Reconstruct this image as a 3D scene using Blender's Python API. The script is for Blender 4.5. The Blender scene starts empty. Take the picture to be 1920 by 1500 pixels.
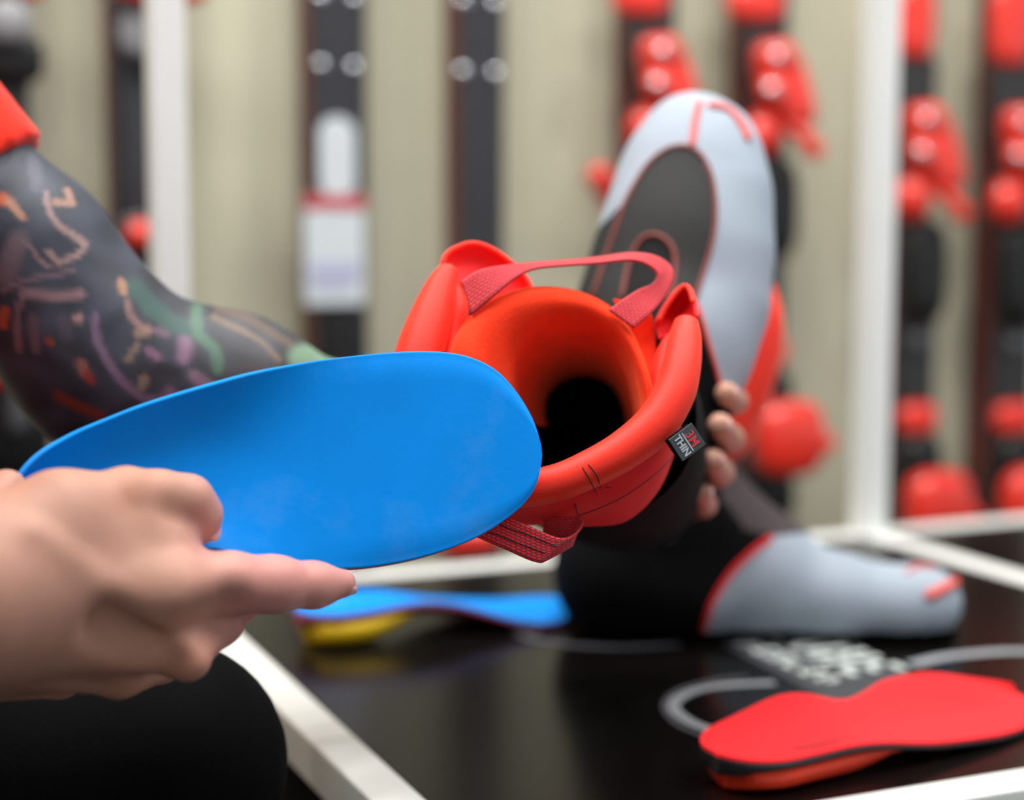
import bpy, bmesh, math, random
import numpy as np
from mathutils import Vector, Matrix
from mathutils.bvhtree import BVHTree
random.seed(7); np.random.seed(7)
sc = bpy.context.scene
COL = sc.collection

# ------------------------------------------------------------------ camera, world, lights, exposure
FPX, PITCH, ROLL, CZ = 3200.0, 0.1101, 0.0025, 0.84
cF = np.array([0, math.cos(PITCH), -math.sin(PITCH)])
_u = np.array([0, math.sin(PITCH), math.cos(PITCH)]); _r = np.array([1.0, 0, 0])
cR = math.cos(ROLL) * _r + math.sin(ROLL) * _u
cU = -math.sin(ROLL) * _r + math.cos(ROLL) * _u
cO = np.array([0, 0, CZ])
cam_d = bpy.data.cameras.new('camera'); cam = bpy.data.objects.new('camera', cam_d); COL.objects.link(cam)
cam_d.sensor_width = 36; cam_d.lens = 36 * FPX / 1920
cam_d.clip_start = 0.02
mw = Matrix.Identity(4)
for i in range(3):
    mw[i][0], mw[i][1], mw[i][2], mw[i][3] = cR[i], cU[i], -cF[i], cO[i]
cam.matrix_world = mw
cam_d.dof.use_dof = True; cam_d.dof.focus_distance = 0.872; cam_d.dof.aperture_fstop = 2.75
sc.camera = cam

w = bpy.data.worlds.new('world'); sc.world = w; w.use_nodes = True
w.node_tree.nodes['Background'].inputs[0].default_value = (0.93, 0.97, 1.0, 1)
w.node_tree.nodes['Background'].inputs[1].default_value = 0.62

def area(name, loc, tgt, sx, sy, power, col=(1, 1, 1)):
    l = bpy.data.lights.new(name, 'AREA'); l.shape = 'RECTANGLE'; l.size = sx; l.size_y = sy
    l.energy = power; l.color = col
    o = bpy.data.objects.new(name, l); COL.objects.link(o); o.location = loc
    o.rotation_euler = (Vector(tgt) - Vector(loc)).to_track_quat('-Z', 'Y').to_euler()
    return o
area('ceiling_light_panel', (0.1, 0.55, 2.62), (0.1, 0.62, 0), 2.2, 0.8, 46, (1, 0.985, 0.96))
area('ceiling_light_panel', (-1.6, 0.3, 2.62), (-1.5, 0.5, 0), 1.2, 0.6, 20, (1, 0.985, 0.96))
area('ceiling_light_panel', (1.7, 0.9, 2.62), (1.6, 1.0, 0), 1.2, 0.6, 20, (0.97, 0.99, 1))
for x, y in ((-0.75, 1.30), (0.15, 1.55), (0.95, 1.80)):
    l = bpy.data.lights.new('ceiling_downlight', 'AREA'); l.shape = 'DISK'; l.size = 0.2; l.energy = 17; l.color = (1, 0.97, 0.92)
    o = bpy.data.objects.new('ceiling_downlight', l); COL.objects.link(o); o.location = (x, y, 2.6)
    o.rotation_euler = (Vector((x + 0.2, y + 0.7, 0.8)) - o.location).to_track_quat('-Z', 'Y').to_euler()
sc.view_settings.view_transform = 'Standard'; sc.view_settings.look = 'None'
sc.view_settings.exposure = 0.0; sc.view_settings.gamma = 1.0; sc.view_settings.use_curve_mapping = False

# ------------------------------------------------------------------ helpers
def P(x, y, d):
    return cO + d * ((x - 960) / FPX * cR + (750 - y) / FPX * cU + cF)
def PP(pts):
    return np.array([P(*p[:3]) for p in pts])
def proj(V):
    D = np.asarray(V) - cO; ww = D @ cF
    return np.stack([960 + FPX * (D @ cR) / ww, 750 - FPX * (D @ cU) / ww], -1)
TZ = 0.5
def G(x, y, z=TZ):
    r = P(x, y, 1) - cO
    return cO + r * ((z - CZ) / r[2])
YAW = 0.4087
eu = np.array([math.cos(YAW), math.sin(YAW), 0]); ev = np.array([math.sin(YAW), -math.cos(YAW), 0]); ez = np.array([0, 0, 1.0])

def s2l(c):
    return tuple(((v / 255) / 12.92 if v / 255 <= 0.04045 else ((v / 255 + 0.055) / 1.055) ** 2.4) for v in c)

def mat(name, rgb, rough=0.5, spec=0.5, coat=0, sheen=0, bump=0, bscale=300, var=0, vscale=8, metal=0, sss=0, attr=None, stretch=None, sheen_tint=None, bdist=0.001):
    m = bpy.data.materials.new(name); m.use_nodes = True
    nt = m.node_tree; b = nt.nodes['Principled BSDF']
    c = s2l(rgb)
    b.inputs['Base Color'].default_value = (*c, 1); b.inputs['Roughness'].default_value = rough
    b.inputs['Specular IOR Level'].default_value = spec; b.inputs['Metallic'].default_value = metal
    b.inputs['Coat Weight'].default_value = coat; b.inputs['Coat Roughness'].default_value = 0.04
    b.inputs['Sheen Weight'].default_value = sheen; b.inputs['Sheen Roughness'].default_value = 0.4
    if sheen_tint: b.inputs['Sheen Tint'].default_value = (*s2l(sheen_tint), 1)
    if sss:
        b.inputs['Subsurface Weight'].default_value = sss
        b.inputs['Subsurface Radius'].default_value = (1.0, 0.35, 0.2); b.inputs['Subsurface Scale'].default_value = 0.008
    tc = nt.nodes.new('ShaderNodeTexCoord'); src = tc.outputs['Object']
    if stretch:
        mp = nt.nodes.new('ShaderNodeMapping'); mp.inputs['Scale'].default_value = stretch
        nt.links.new(src, mp.inputs[0]); src = mp.outputs[0]
    col = None
    if attr:
        a = nt.nodes.new('ShaderNodeAttribute'); a.attribute_name = attr; col = a.outputs['Color']
        nt.links.new(col, b.inputs['Base Color'])
    if var:
        n = nt.nodes.new('ShaderNodeTexNoise'); n.inputs['Scale'].default_value = vscale; n.inputs['Detail'].default_value = 4
        nt.links.new(src, n.inputs['Vector'])
        mr = nt.nodes.new('ShaderNodeMapRange'); mr.inputs[1].default_value = 0.3; mr.inputs[2].default_value = 0.7
        mr.inputs[3].default_value = 1 - var; mr.inputs[4].default_value = 1 + var
        nt.links.new(n.outputs['Fac'], mr.inputs[0])
        mx = nt.nodes.new('ShaderNodeMix'); mx.data_type = 'RGBA'; mx.blend_type = 'MULTIPLY'; mx.inputs[0].default_value = 1
        mx.inputs[6].default_value = (*c, 1)
        if col is not None: nt.links.new(col, mx.inputs[6])
        nt.links.new(mr.outputs[0], mx.inputs[7]); nt.links.new(mx.outputs[2], b.inputs['Base Color'])
    if bump:
        n = nt.nodes.new('ShaderNodeTexNoise'); n.inputs['Scale'].default_value = bscale; n.inputs['Detail'].default_value = 3
        nt.links.new(src, n.inputs['Vector'])
        bp = nt.nodes.new('ShaderNodeBump'); bp.inputs['Strength'].default_value = bump; bp.inputs['Distance'].default_value = bdist
        nt.links.new(n.outputs['Fac'], bp.inputs['Height']); nt.links.new(bp.outputs[0], b.inputs['Normal'])
    return m

MW = {}   # object -> world matrix (numpy 4x4) of the frame its vertices live in
def tag(o, label=None, cat=None, group=None, kind=None):
    if label: o['label'] = label
    if cat: o['category'] = cat
    if group: o['group'] = group
    if kind: o['kind'] = kind
    return o
def thing(name, loc, label, cat, rz=0.0, group=None):
    o = bpy.data.objects.new(name, None); COL.objects.link(o); o.empty_display_size = 0.05
    o.location = tuple(loc); o.rotation_euler = (0, 0, rz)
    c, s = math.cos(rz), math.sin(rz)
    M = np.eye(4); M[:2, :2] = [[c, -s], [s, c]]; M[:3, 3] = loc
    MW[o.name] = M
    return tag(o, label, cat, group)
def mk(name, V, Fc, m, parent=None, smooth=True, colors=None, uv=None, sub=0, label=None):
    V = np.asarray(V, float)
    if parent is not None:
        M = MW[parent.name]; V = (V - M[:3, 3]) @ M[:3, :3]
    me = bpy.data.meshes.new(name)
    me.from_pydata(V.tolist(), [], [tuple(int(i) for i in f) for f in Fc])
    me.validate(); me.update()
    if smooth: me.polygons.foreach_set('use_smooth', [True] * len(me.polygons))
    for mm in (m if isinstance(m, (list, tuple)) else [m]): me.materials.append(mm)
    if colors is not None:
        a = me.color_attributes.new('tone', 'FLOAT_COLOR', 'POINT')
        c4 = np.ones((len(V), 4), np.float32); c4[:, :3] = colors
        a.data.foreach_set('color', c4.ravel())
    if uv is not None:
        l = me.uv_layers.new(name='UVMap'); uv = np.asarray(uv)
        idx = np.empty(len(me.loops), np.int32); me.loops.foreach_get('vertex_index', idx)
        l.data.foreach_set('uv', uv[idx].astype(np.float32).ravel())
    o = bpy.data.objects.new(name, me); COL.objects.link(o)
    if parent is not None:
        o.parent = parent; MW[o.name] = MW[parent.name]
    else:
        MW[o.name] = np.eye(4)
    if sub:
        s = o.modifiers.new('sub', 'SUBSURF'); s.levels = sub; s.render_levels = sub
    if label: o['label'] = label
    return o
def flip_out(V, Fc):
    bm = bmesh.new(); vs = [bm.verts.new(v) for v in V]
    for f in Fc:
        try: bm.faces.new([vs[i] for i in f])
        except ValueError: pass
    bmesh.ops.recalc_face_normals(bm, faces=bm.faces)
    bm.verts.index_update()
    F2 = [[v.index for v in f.verts] for f in bm.faces]; bm.free()
    return F2
def crom(pts, n):
    """Catmull-Rom through pts (k,dim), n samples along chord length."""
    p = np.asarray(pts, float)
    if len(p) == 2:
        t = np.linspace(0, 1, n)[:, None]; return p[0] * (1 - t) + p[1] * t
    q = np.vstack([2 * p[0] - p[1], p, 2 * p[-1] - p[-2]])
    k = len(p) - 1; out = []
    for t in np.linspace(0, k, n):
        i = min(int(t), k - 1); f = t - i
        a, b, c, d = q[i], q[i + 1], q[i + 2], q[i + 3]
        out.append(0.5 * (2 * b + (c - a) * f + (2 * a - 5 * b + 4 * c - d) * f * f + (3 * b - 3 * c + d - a) * f ** 3))
    return np.array(out)
def tube(path, rad, n=None, sides=12, closed=False, squash=1.0):
    """tube along path; rad scalar or list per control point"""
    p = np.asarray(path, float); n = n or max(8, len(p) * 6)
    r = np.full(len(p), rad) if np.isscalar(rad) else np.asarray(rad, float)
    if closed:
        pc = np.vstack([p[-2:], p, p[:3]]); rc = np.concatenate([r[-2:], r, r[:3]])
        c = crom(np.column_stack([pc, rc]), (len(pc) - 1) * 8 + 1)
        c = c[16:16 + len(p) * 8]
    else:
        c = crom(np.column_stack([p, r]), n)
    p, r = c[:, :3], np.maximum(c[:, 3], 1e-5)
    m = len(p)
    T = np.roll(p, -1, 0) - np.roll(p, 1, 0) if closed else np.gradient(p, axis=0)
    T /= np.linalg.norm(T, axis=1)[:, None] + 1e-12
    nv = np.cross(T[0], [0.3, 0.2, 0.9]); nv /= np.linalg.norm(nv)
    V = []; 
    for i in range(m):
        nv = nv - T[i] * (nv @ T[i]); nv /= np.linalg.norm(nv); bv = np.cross(T[i], nv)
        for k in range(sides):
            a = 2 * math.pi * k / sides
            V.append(p[i] + r[i] * (math.cos(a) * nv + squash * math.sin(a) * bv))
    Fc = []
    for i in range(m if closed else m - 1):
        j = (i + 1) % m
        for k in range(sides):
            k2 = (k + 1) % sides
            Fc.append((i * sides + k, i * sides + k2, j * sides + k2, j * sides + k))
    if not closed:
        for e, s in ((0, -1), (m - 1, 1)):
            V.append(p[e] + s * T[e] * r[e] * 0.6); c0 = len(V) - 1
            for k in range(sides):
                k2 = (k + 1) % sides
                Fc.append((e * sides + k2, e * sides + k, c0) if s < 0 else (e * sides + k, e * sides + k2, c0))
    return np.array(V), Fc
def slab(T, th, flipn=False):
    """closed slab below a grid of top points T (M,N,3)"""
    M, N, _ = T.shape
    du = np.gradient(T, axis=0); dv = np.gradient(T, axis=1)
    nrm = np.cross(du, dv); ln = np.linalg.norm(nrm, axis=2, keepdims=True)
    good = ln[..., 0] > 1e-10
    mean = nrm[good].mean(0); mean /= np.linalg.norm(mean)
    nrm = np.where(ln > 1e-10, nrm / np.maximum(ln, 1e-12), mean)
    if flipn: nrm = -nrm
    th = th if np.isscalar(th) else np.asarray(th)[..., None]
    B = T - nrm * th
    V = np.vstack([T.reshape(-1, 3), B.reshape(-1, 3)])
    Fc = []; o = M * N
    for i in range(M - 1):
        for j in range(N - 1):
            a, b, c, d = i * N + j, (i + 1) * N + j, (i + 1) * N + j + 1, i * N + j + 1
            Fc.append((a, b, c, d)); Fc.append((o + d, o + c, o + b, o + a))
    loop = [i * N for i in range(M)] + [(M - 1) * N + j for j in range(1, N)] + [i * N + N - 1 for i in range(M - 2, -1, -1)] + [j for j in range(N - 2, 0, -1)]
    for a, b in zip(loop, loop[1:] + loop[:1]):
        Fc.append((a, o + a, o + b, b))
    return V, flip_out(V, Fc)
def patch(rows, nu=24, nv=24):
    """rows of (px,py,depth) control points -> smooth world grid"""
    R = np.array([crom(PP(r), nv) for r in rows])
    return np.stack([crom(R[:, j], nu) for j in range(nv)], 1)
def box(c, sx, sy, sz, ax=None, bev=0.0):
    """8-corner box; ax = three axis vectors"""
    A = np.array(ax if ax is not None else np.eye(3))
    bm = bmesh.new(); bmesh.ops.create_cube(bm, size=1)
    for v in bm.verts: v.co = Vector((v.co.x * sx, v.co.y * sy, v.co.z * sz))
    if bev: bmesh.ops.bevel(bm, geom=list(bm.edges), offset=bev, segments=3, affect='EDGES', profile=0.6)
    bm.verts.index_update()
    V = np.array([v.co[:] for v in bm.verts]) @ A + np.asarray(c); Fc = [[v.index for v in f.verts] for f in bm.faces]
    bm.free(); return V, Fc
def ball(c, rx, ry, rz, ax=None, seg=20, power=1.0):
    A = np.array(ax if ax is not None else np.eye(3)); V = []; Fc = []
    n, m = seg, seg // 2
    sp = lambda v: math.copysign(abs(v) ** power, v)
    for i in range(m + 1):
        ph = math.pi * i / m - math.pi / 2
        for k in range(n):
            t = 2 * math.pi * k / n
            V.append((rx * sp(math.cos(ph)) * sp(math.cos(t)), ry * sp(math.cos(ph)) * sp(math.sin(t)), rz * sp(math.sin(ph))))
    for i in range(m):
        for k in range(n):
            k2 = (k + 1) % n; Fc.append((i * n + k, i * n + k2, (i + 1) * n + k2, (i + 1) * n + k))
    return np.array(V) @ A + np.asarray(c), Fc
def cyl(c, r, h, axis=(0, 0, 1), seg=24, r2=None, bev=0.0):
    a = np.asarray(axis, float); a /= np.linalg.norm(a)
    t = np.cross(a, [0.13, 0.9, 0.37]); t /= np.linalg.norm(t); b = np.cross(a, t); r2 = r if r2 is None else r2
    prof = [(0, -h / 2), (r - bev, -h / 2), (r, -h / 2 + bev), (r2, h / 2 - bev), (r2 - bev, h / 2), (0, h / 2)]
    V = []; Fc = []
    for rr, z in prof:
        for k in range(seg):
            an = 2 * math.pi * k / seg; V.append(np.asarray(c) + a * z + max(rr, 1e-6) * (math.cos(an) * t + math.sin(an) * b))
    for i in range(len(prof) - 1):
        for k in range(seg):
            k2 = (k + 1) % seg; Fc.append((i * seg + k, i * seg + k2, (i + 1) * seg + k2, (i + 1) * seg + k))
    return np.array(V), Fc
def join(*parts):
    V = []; Fc = []; n = 0
    for v, f in parts:
        V.append(np.asarray(v)); Fc += [[i + n for i in q] for q in f]; n += len(v)
    return np.vstack(V), Fc

# signed distance modelling: tapered capsules melted together, meshed with surface nets
def smin(a, b, k):
    if k <= 0: return np.minimum(a, b)
    h = np.maximum(k - np.abs(a - b), 0) / k
    return np.minimum(a, b) - h * h * k * 0.25
def cap(X, a, b, r1, r2):
    a = np.asarray(a, np.float32); b = np.asarray(b, np.float32); ba = b - a
    pa = X - a; h = np.clip((pa @ ba) / max(float(ba @ ba), 1e-9), 0, 1)
    return np.linalg.norm(pa - h[..., None] * ba, axis=-1) - (r1 + (r2 - r1) * h)
def chain(X, pts, k):
    """pts: list of (xyz, r)"""
    d = None
    for (a, ra), (b, rb) in zip(pts, pts[1:]):
        c = cap(X, a, b, ra, rb); d = c if d is None else smin(d, c, k)
    return d
def nets(fn, lo, hi, h):
    lo = np.asarray(lo, float); n = np.ceil((np.asarray(hi) - lo) / h).astype(int) + 1
    g = [lo[i] + h * np.arange(n[i]) for i in range(3)]
    D = np.empty(n, np.float32)
    for i0 in range(0, n[0], 16):
        X = np.stack(np.meshgrid(g[0][i0:i0 + 16], g[1], g[2], indexing='ij'), -1).astype(np.float32)
        D[i0:i0 + 16] = fn(X)
    ins = D < 0; cn = n - 1
    acc = np.zeros((*cn, 3), np.float32); cnt = np.zeros(cn, np.float32)
    for ax in range(3):
        o1, o2 = [a for a in range(3) if a != ax]
        sl0 = [slice(None)] * 3; sl1 = [slice(None)] * 3; sl0[ax] = slice(0, -1); sl1[ax] = slice(1, None)
        A, B = D[tuple(sl0)], D[tuple(sl1)]; cr = (A < 0) != (B < 0)
        t = np.where(cr, A / np.where(cr, A - B, 1), 0)
        for i in (0, 1):
            for j in (0, 1):
                s = [slice(None)] * 3
                s[o1] = slice(i, i + cn[o1]); s[o2] = slice(j, j + cn[o2])
                c = cr[tuple(s)]; tt = t[tuple(s)]
                cnt += c
                acc[..., ax] += np.where(c, tt, 0); acc[..., o1] += np.where(c, i, 0); acc[..., o2] += np.where(c, j, 0)
    act = cnt > 0; ids = np.full(cn, -1, np.int64); ids[act] = np.arange(act.sum())
    cell = np.argwhere(act)
    V = lo + h * (cell + acc[act] / cnt[act][:, None])
    Fs = []
    for ax in range(3):
        o1, o2 = [(1, 2), (2, 0), (0, 1)][ax]
        sl0 = [slice(None)] * 3; sl1 = [slice(None)] * 3; sl0[ax] = slice(0, -1); sl1[ax] = slice(1, None)
        A, B = ins[tuple(sl0)], ins[tuple(sl1)]
        E = np.argwhere(A != B)
        E = E[(E[:, o1] > 0) & (E[:, o2] > 0) & (E[:, o1] < n[o1] - 1) & (E[:, o2] < n[o2] - 1)]
        if not len(E): continue
        fl = A[tuple(E.T)]
        def at(d1, d2):
            e = E.copy(); e[:, o1] -= d1; e[:, o2] -= d2; return ids[tuple(e.T)]
        q = np.stack([at(1, 1), at(0, 1), at(0, 0), at(1, 0)], 1)
        q[~fl] = q[~fl][:, ::-1]; Fs.append(q)
    return V, np.vstack(Fs)
def relax(V, Fc, it=2, lam=0.5):
    Fc = np.asarray(Fc); V = V.copy()
    e = np.vstack([Fc[:, [0, 1]], Fc[:, [1, 2]], Fc[:, [2, 3]], Fc[:, [3, 0]]]); e = np.vstack([e, e[:, ::-1]])
    dg = np.bincount(e[:, 0], minlength=len(V)).astype(float)
    for _ in range(it):
        for s in (lam, -lam * 1.04):
            A = np.stack([np.bincount(e[:, 0], V[e[:, 1], c], len(V)) for c in range(3)], 1) / np.maximum(dg, 1)[:, None]
            V += s * (A - V)
    return V
def vnorm(V, Fc):
    Fc = np.asarray(Fc); n = np.cross(V[Fc[:, 2]] - V[Fc[:, 0]], V[Fc[:, 3]] - V[Fc[:, 1]])
    N = np.zeros_like(V)
    for k in range(4): np.add.at(N, Fc[:, k], n)
    return N / (np.linalg.norm(N, axis=1)[:, None] + 1e-12)
def inpoly(pts, poly):
    x, y = pts[:, 0], pts[:, 1]; r = np.zeros(len(pts), bool); p = np.asarray(poly, float)
    for (x1, y1), (x2, y2) in zip(p, np.roll(p, -1, 0)):
        c = (y1 > y) != (y2 > y)
        r ^= c & (x < (x2 - x1) * (y - y1) / (y2 - y1 + 1e-9) + x1)
    return r
def dist_poly(pts, line):
    d = np.full(len(pts), 1e9); p = np.asarray(line, float)
    if len(p) == 1: return np.hypot(*(pts - p[0]).T)
    for a, b in zip(p, p[1:]):
        ba = b - a; h = np.clip(((pts - a) @ ba) / max(ba @ ba, 1e-9), 0, 1)
        d = np.minimum(d, np.linalg.norm(pts - a - h[:, None] * ba, axis=1))
    return d
class Skin:
    """surface that lines of thread and print can be laid onto"""
    def __init__(s, *vf):
        V, Fc = join(*vf); s.b = BVHTree.FromPolygons([tuple(v) for v in V], [tuple(int(i) for i in f) for f in Fc])
    def hit(s, x, y, lift=0.0):
        r = Vector(P(x, y, 1) - cO).normalized(); h = s.b.ray_cast(Vector(cO), r)
        if h[0] is None: return None
        n = h[1]
        if n.dot(r) > 0: n = -n
        return np.array(h[0] + n * lift)
    def line(s, pts, n=14, lift=0.0):
        q = crom(np.array(pts, float), n); o = [s.hit(a, b, lift) for a, b in q]
        return np.array([v for v in o if v is not None])
def submesh(V, Fc, keep):
    Fc = np.asarray(Fc)[keep]; u, inv = np.unique(Fc, return_inverse=True)
    return V[u], inv.reshape(Fc.shape)

# ------------------------------------------------------------------ materials
M_ = {}
M_['wall'] = mat('wall_panel', (192, 190, 167), 0.75, 0.3, var=0.10, vscale=3.0, stretch=(5, 5, 0.35), bump=0.1, bscale=40)
M_['floor'] = mat('dark_floor', (40, 30, 26), 0.55, 0.4, var=0.25, vscale=10)
M_['ceil'] = mat('ceiling_paint', (225, 225, 222), 0.9)
M_['white'] = mat('white_paint', (236, 238, 236), 0.35, 0.5, var=0.015, vscale=30)
M_['top'] = mat('black_laminate', (14, 12, 11), 0.2, 0.16, var=0.1, vscale=12, bump=0.03, bscale=60)
M_['print'] = mat('grey_print', (150, 154, 160), 0.5, 0.3)
M_['print2'] = mat('dim_print', (84, 84, 90), 0.5, 0.3)
M_['print3'] = mat('pale_print', (206, 216, 214), 0.5, 0.3)
M_['printbox'] = mat('charcoal_print', (66, 68, 72), 0.45, 0.3)
M_['ski'] = mat('ski_deck', (50, 50, 55), 0.45, 0.4, var=0.08, vscale=20)
M_['skiside'] = mat('ski_sidewall', (96, 42, 40), 0.4, 0.4, var=0.15, vscale=10)
M_['black'] = mat('black_plastic', (16, 16, 17), 0.35, 0.5)
M_['charcoal'] = mat('charcoal_plastic', (44, 45, 46), 0.4, 0.5)
M_['gred'] = mat('glossy_red_plastic', (236, 48, 32), 0.3, 0.5, coat=1.0)
M_['steel'] = mat('screw_steel', (226, 230, 236), 0.2, 0.6, metal=1.0)
M_['grey'] = mat('grey_plastic', (150, 150, 154), 0.35, 0.5)
M_['dgrey'] = mat('dark_grey_plastic', (78, 80, 84), 0.35, 0.5)
M_['card'] = mat('white_card', (206, 214, 220), 0.6)
M_['cardred'] = mat('red_print', (190, 50, 62), 0.6)
M_['cardlil'] = mat('lilac_print', (176, 178, 208), 0.6)
M_['blue'] = mat('blue_foam', (0, 142, 240), 0.55, 0.12, var=0.06, vscale=25, bump=0.06, bscale=500)
M_['redfoam'] = mat('red_underlayer', (205, 40, 62), 0.7)
M_['redtop'] = mat('red_knit_fabric', (248, 48, 54), 0.85, 0.15, sheen=0.05, bump=0.25, bscale=900)
M_['redcup'] = mat('orange_red_shell', (232, 62, 34), 0.45, 0.4)
M_['blackfoam'] = mat('black_foam', (22, 24, 30), 0.7)
M_['yellow'] = mat('yellow_shell', (236, 196, 0), 0.5)
M_['maroon'] = mat('maroon_layer', (140, 34, 66), 0.7)
M_['lblack'] = mat('black_neoprene', (9, 10, 13), 0.85, 0.12, bump=0.2, bscale=700)
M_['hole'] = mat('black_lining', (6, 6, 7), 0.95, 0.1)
M_['lred'] = mat('red_softshell', (252, 54, 36), 0.5, 0.3, sheen=0.18, sheen_tint=(255, 190, 160), bump=0.12, bscale=500)
M_['lred2'] = mat('red_softshell_shaded', (232, 30, 36), 0.6, 0.3, bump=0.1, bscale=500)  # the same red softshell, with less light put into its colour
M_['velvet'] = mat('orange_velvet', (250, 62, 30), 0.85, 0.15, sheen=0.7, sheen_tint=(255, 140, 90), var=0.10, vscale=60, bump=0.35, bscale=650)
M_['lgrey'] = mat('silver_grey_stretch', (160, 172, 186), 0.65, 0.25, bump=0.12, bscale=900)
M_['patch'] = mat('dark_grey_mesh', (42, 44, 44), 0.7, 0.3, bump=0.3, bscale=900)
M_['oval'] = mat('black_mesh', (24, 25, 26), 0.8, 0.25, bump=0.3, bscale=900)
M_['instep'] = mat('taupe_mesh', (74, 66, 68), 0.8, 0.25)
M_['piping'] = mat('dull_red_piping', (128, 60, 54), 0.6)
M_['seam'] = mat('red_seam', (226, 92, 84), 0.6)
M_['thread'] = mat('black_thread', (38, 22, 24), 0.7)
M_['shirt'] = mat('red_jersey', (232, 46, 28), 0.85, 0.2, sheen=0.2, bump=0.15, bscale=900)
M_['trouser'] = mat('black_cotton', (8, 9, 11), 0.9, 0.1, bump=0.2, bscale=400)
M_['skin'] = mat('skin', (220, 172, 150), 0.5, 0.35, sss=0.2, attr='tone', var=0.04, vscale=70, bump=0.12, bscale=420)
M_['nail'] = mat('fingernail', (226, 176, 172), 0.3, 0.5, coat=0.2)
M_['hair'] = mat('dark_hair', (38, 28, 22), 0.6, bump=0.6, bscale=120)
M_['tagm'] = mat('charcoal_woven_label', (70, 78, 84), 0.6, bump=0.2, bscale=900)
M_['tagred'] = mat('red_weave', (226, 70, 78), 0.6)
M_['tagwhite'] = mat('white_weave', (206, 214, 222), 0.6)
# woven webbing: rows of little knuckles from the ribbon's own UVs
def webbing():
    m = mat('red_webbing', (214, 30, 48), 0.65, 0.35, sheen=0.2)
    nt = m.node_tree; b = nt.nodes['Principled BSDF']
    uvn = nt.nodes.new('ShaderNodeUVMap'); mp = nt.nodes.new('ShaderNodeMapping'); mp.inputs['Scale'].default_value = (1, 1, 1)
    nt.links.new(uvn.outputs[0], mp.inputs[0])
    br = nt.nodes.new('ShaderNodeTexBrick'); br.offset = 0.5
    br.inputs['Scale'].default_value = 1.0; br.inputs['Mortar Size'].default_value = 0.00034; br.inputs['Mortar Smooth'].default_value = 1.0
    br.inputs['Brick Width'].default_value = 0.0028; br.inputs['Row Height'].default_value = 0.0016
    br.inputs['Color1'].default_value = (1, 1, 1, 1); br.inputs['Color2'].default_value = (0.8, 0.8, 0.8, 1); br.inputs['Mortar'].default_value = (0, 0, 0, 1)
    nt.links.new(mp.outputs[0], br.inputs['Vector'])
    bp = nt.nodes.new('ShaderNodeBump'); bp.inputs['Strength'].default_value = 1.0; bp.inputs['Distance'].default_value = 0.0012
    nt.links.new(br.outputs['Color'], bp.inputs['Height']); nt.links.new(bp.outputs[0], b.inputs['Normal'])
    mx = nt.nodes.new('ShaderNodeMix'); mx.data_type = 'RGBA'
    mx.inputs[6].default_value = (*s2l((160, 12, 30)), 1); mx.inputs[7].default_value = (*s2l((242, 48, 66)), 1)
    nt.links.new(br.outputs['Color'], mx.inputs[0]); nt.links.new(mx.outputs[2], b.inputs['Base Color'])
    return m
M_['web'] = webbing()
# scuffs on the blue foam
def scuff(m):
    nt = m.node_tree; b = nt.nodes['Principled BSDF']; tc = nt.nodes.new('ShaderNodeTexCoord')
    n = nt.nodes.new('ShaderNodeTexNoise'); n.inputs['Scale'].default_value = 17; n.inputs['Detail'].default_value = 6; n.inputs['Roughness'].default_value = 0.62
    nt.links.new(tc.outputs['Object'], n.inputs['Vector'])
    mr = nt.nodes.new('ShaderNodeMapRange'); mr.inputs[1].default_value = 0.52; mr.inputs[2].default_value = 0.78; mr.inputs[4].default_value = 0.42
    nt.links.new(n.outputs['Fac'], mr.inputs[0])
    old = b.inputs['Base Color'].links[0].from_socket
    mx = nt.nodes.new('ShaderNodeMix'); mx.data_type = 'RGBA'; nt.links.new(mr.outputs[0], mx.inputs[0]); nt.links.new(old, mx.inputs[6])
    mx.inputs[7].default_value = (*s2l((92, 158, 238)), 1); nt.links.new(mx.outputs[2], b.inputs['Base Color'])
scuff(M_['blue'])

# ------------------------------------------------------------------ room
WY = 2.30
Wo = np.array([0, WY, 0.0])
def wall_pt(s, off, z): return Wo + s * eu + off * ev + z * ez
AX = np.array([eu, ev, ez])     # local axes: along the wall, out of the wall, up
def struct(name, V, Fc, m):
    o = mk(name, V, Fc, m, None, smooth=False); o['kind'] = 'structure'; return o
struct('floor', *box((0, 0.4, -0.05), 7.5, 6.5, 0.1), M_['floor'])
struct('wall_back', *box(wall_pt(0, -0.05, 1.35), 5.2, 0.1, 2.7, AX), M_['wall'])
struct('wall_left_light_block', *box((-2.05, 0.4, 1.35), 0.1, 6.5, 2.7), mat('light_block_grey', (92, 88, 84), 0.8, 0.3, var=0.08, vscale=2))  # unseen wall, added to keep world light off left-facing sides
struct('ceiling', *box((0, 0.4, 2.75), 7.5, 6.5, 0.1), M_['ceil'])
struct('baseboard_back', *box(wall_pt(0, 0.008, 0.05), 5.2, 0.016, 0.1, AX, 0.003), M_['black'])

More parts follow.
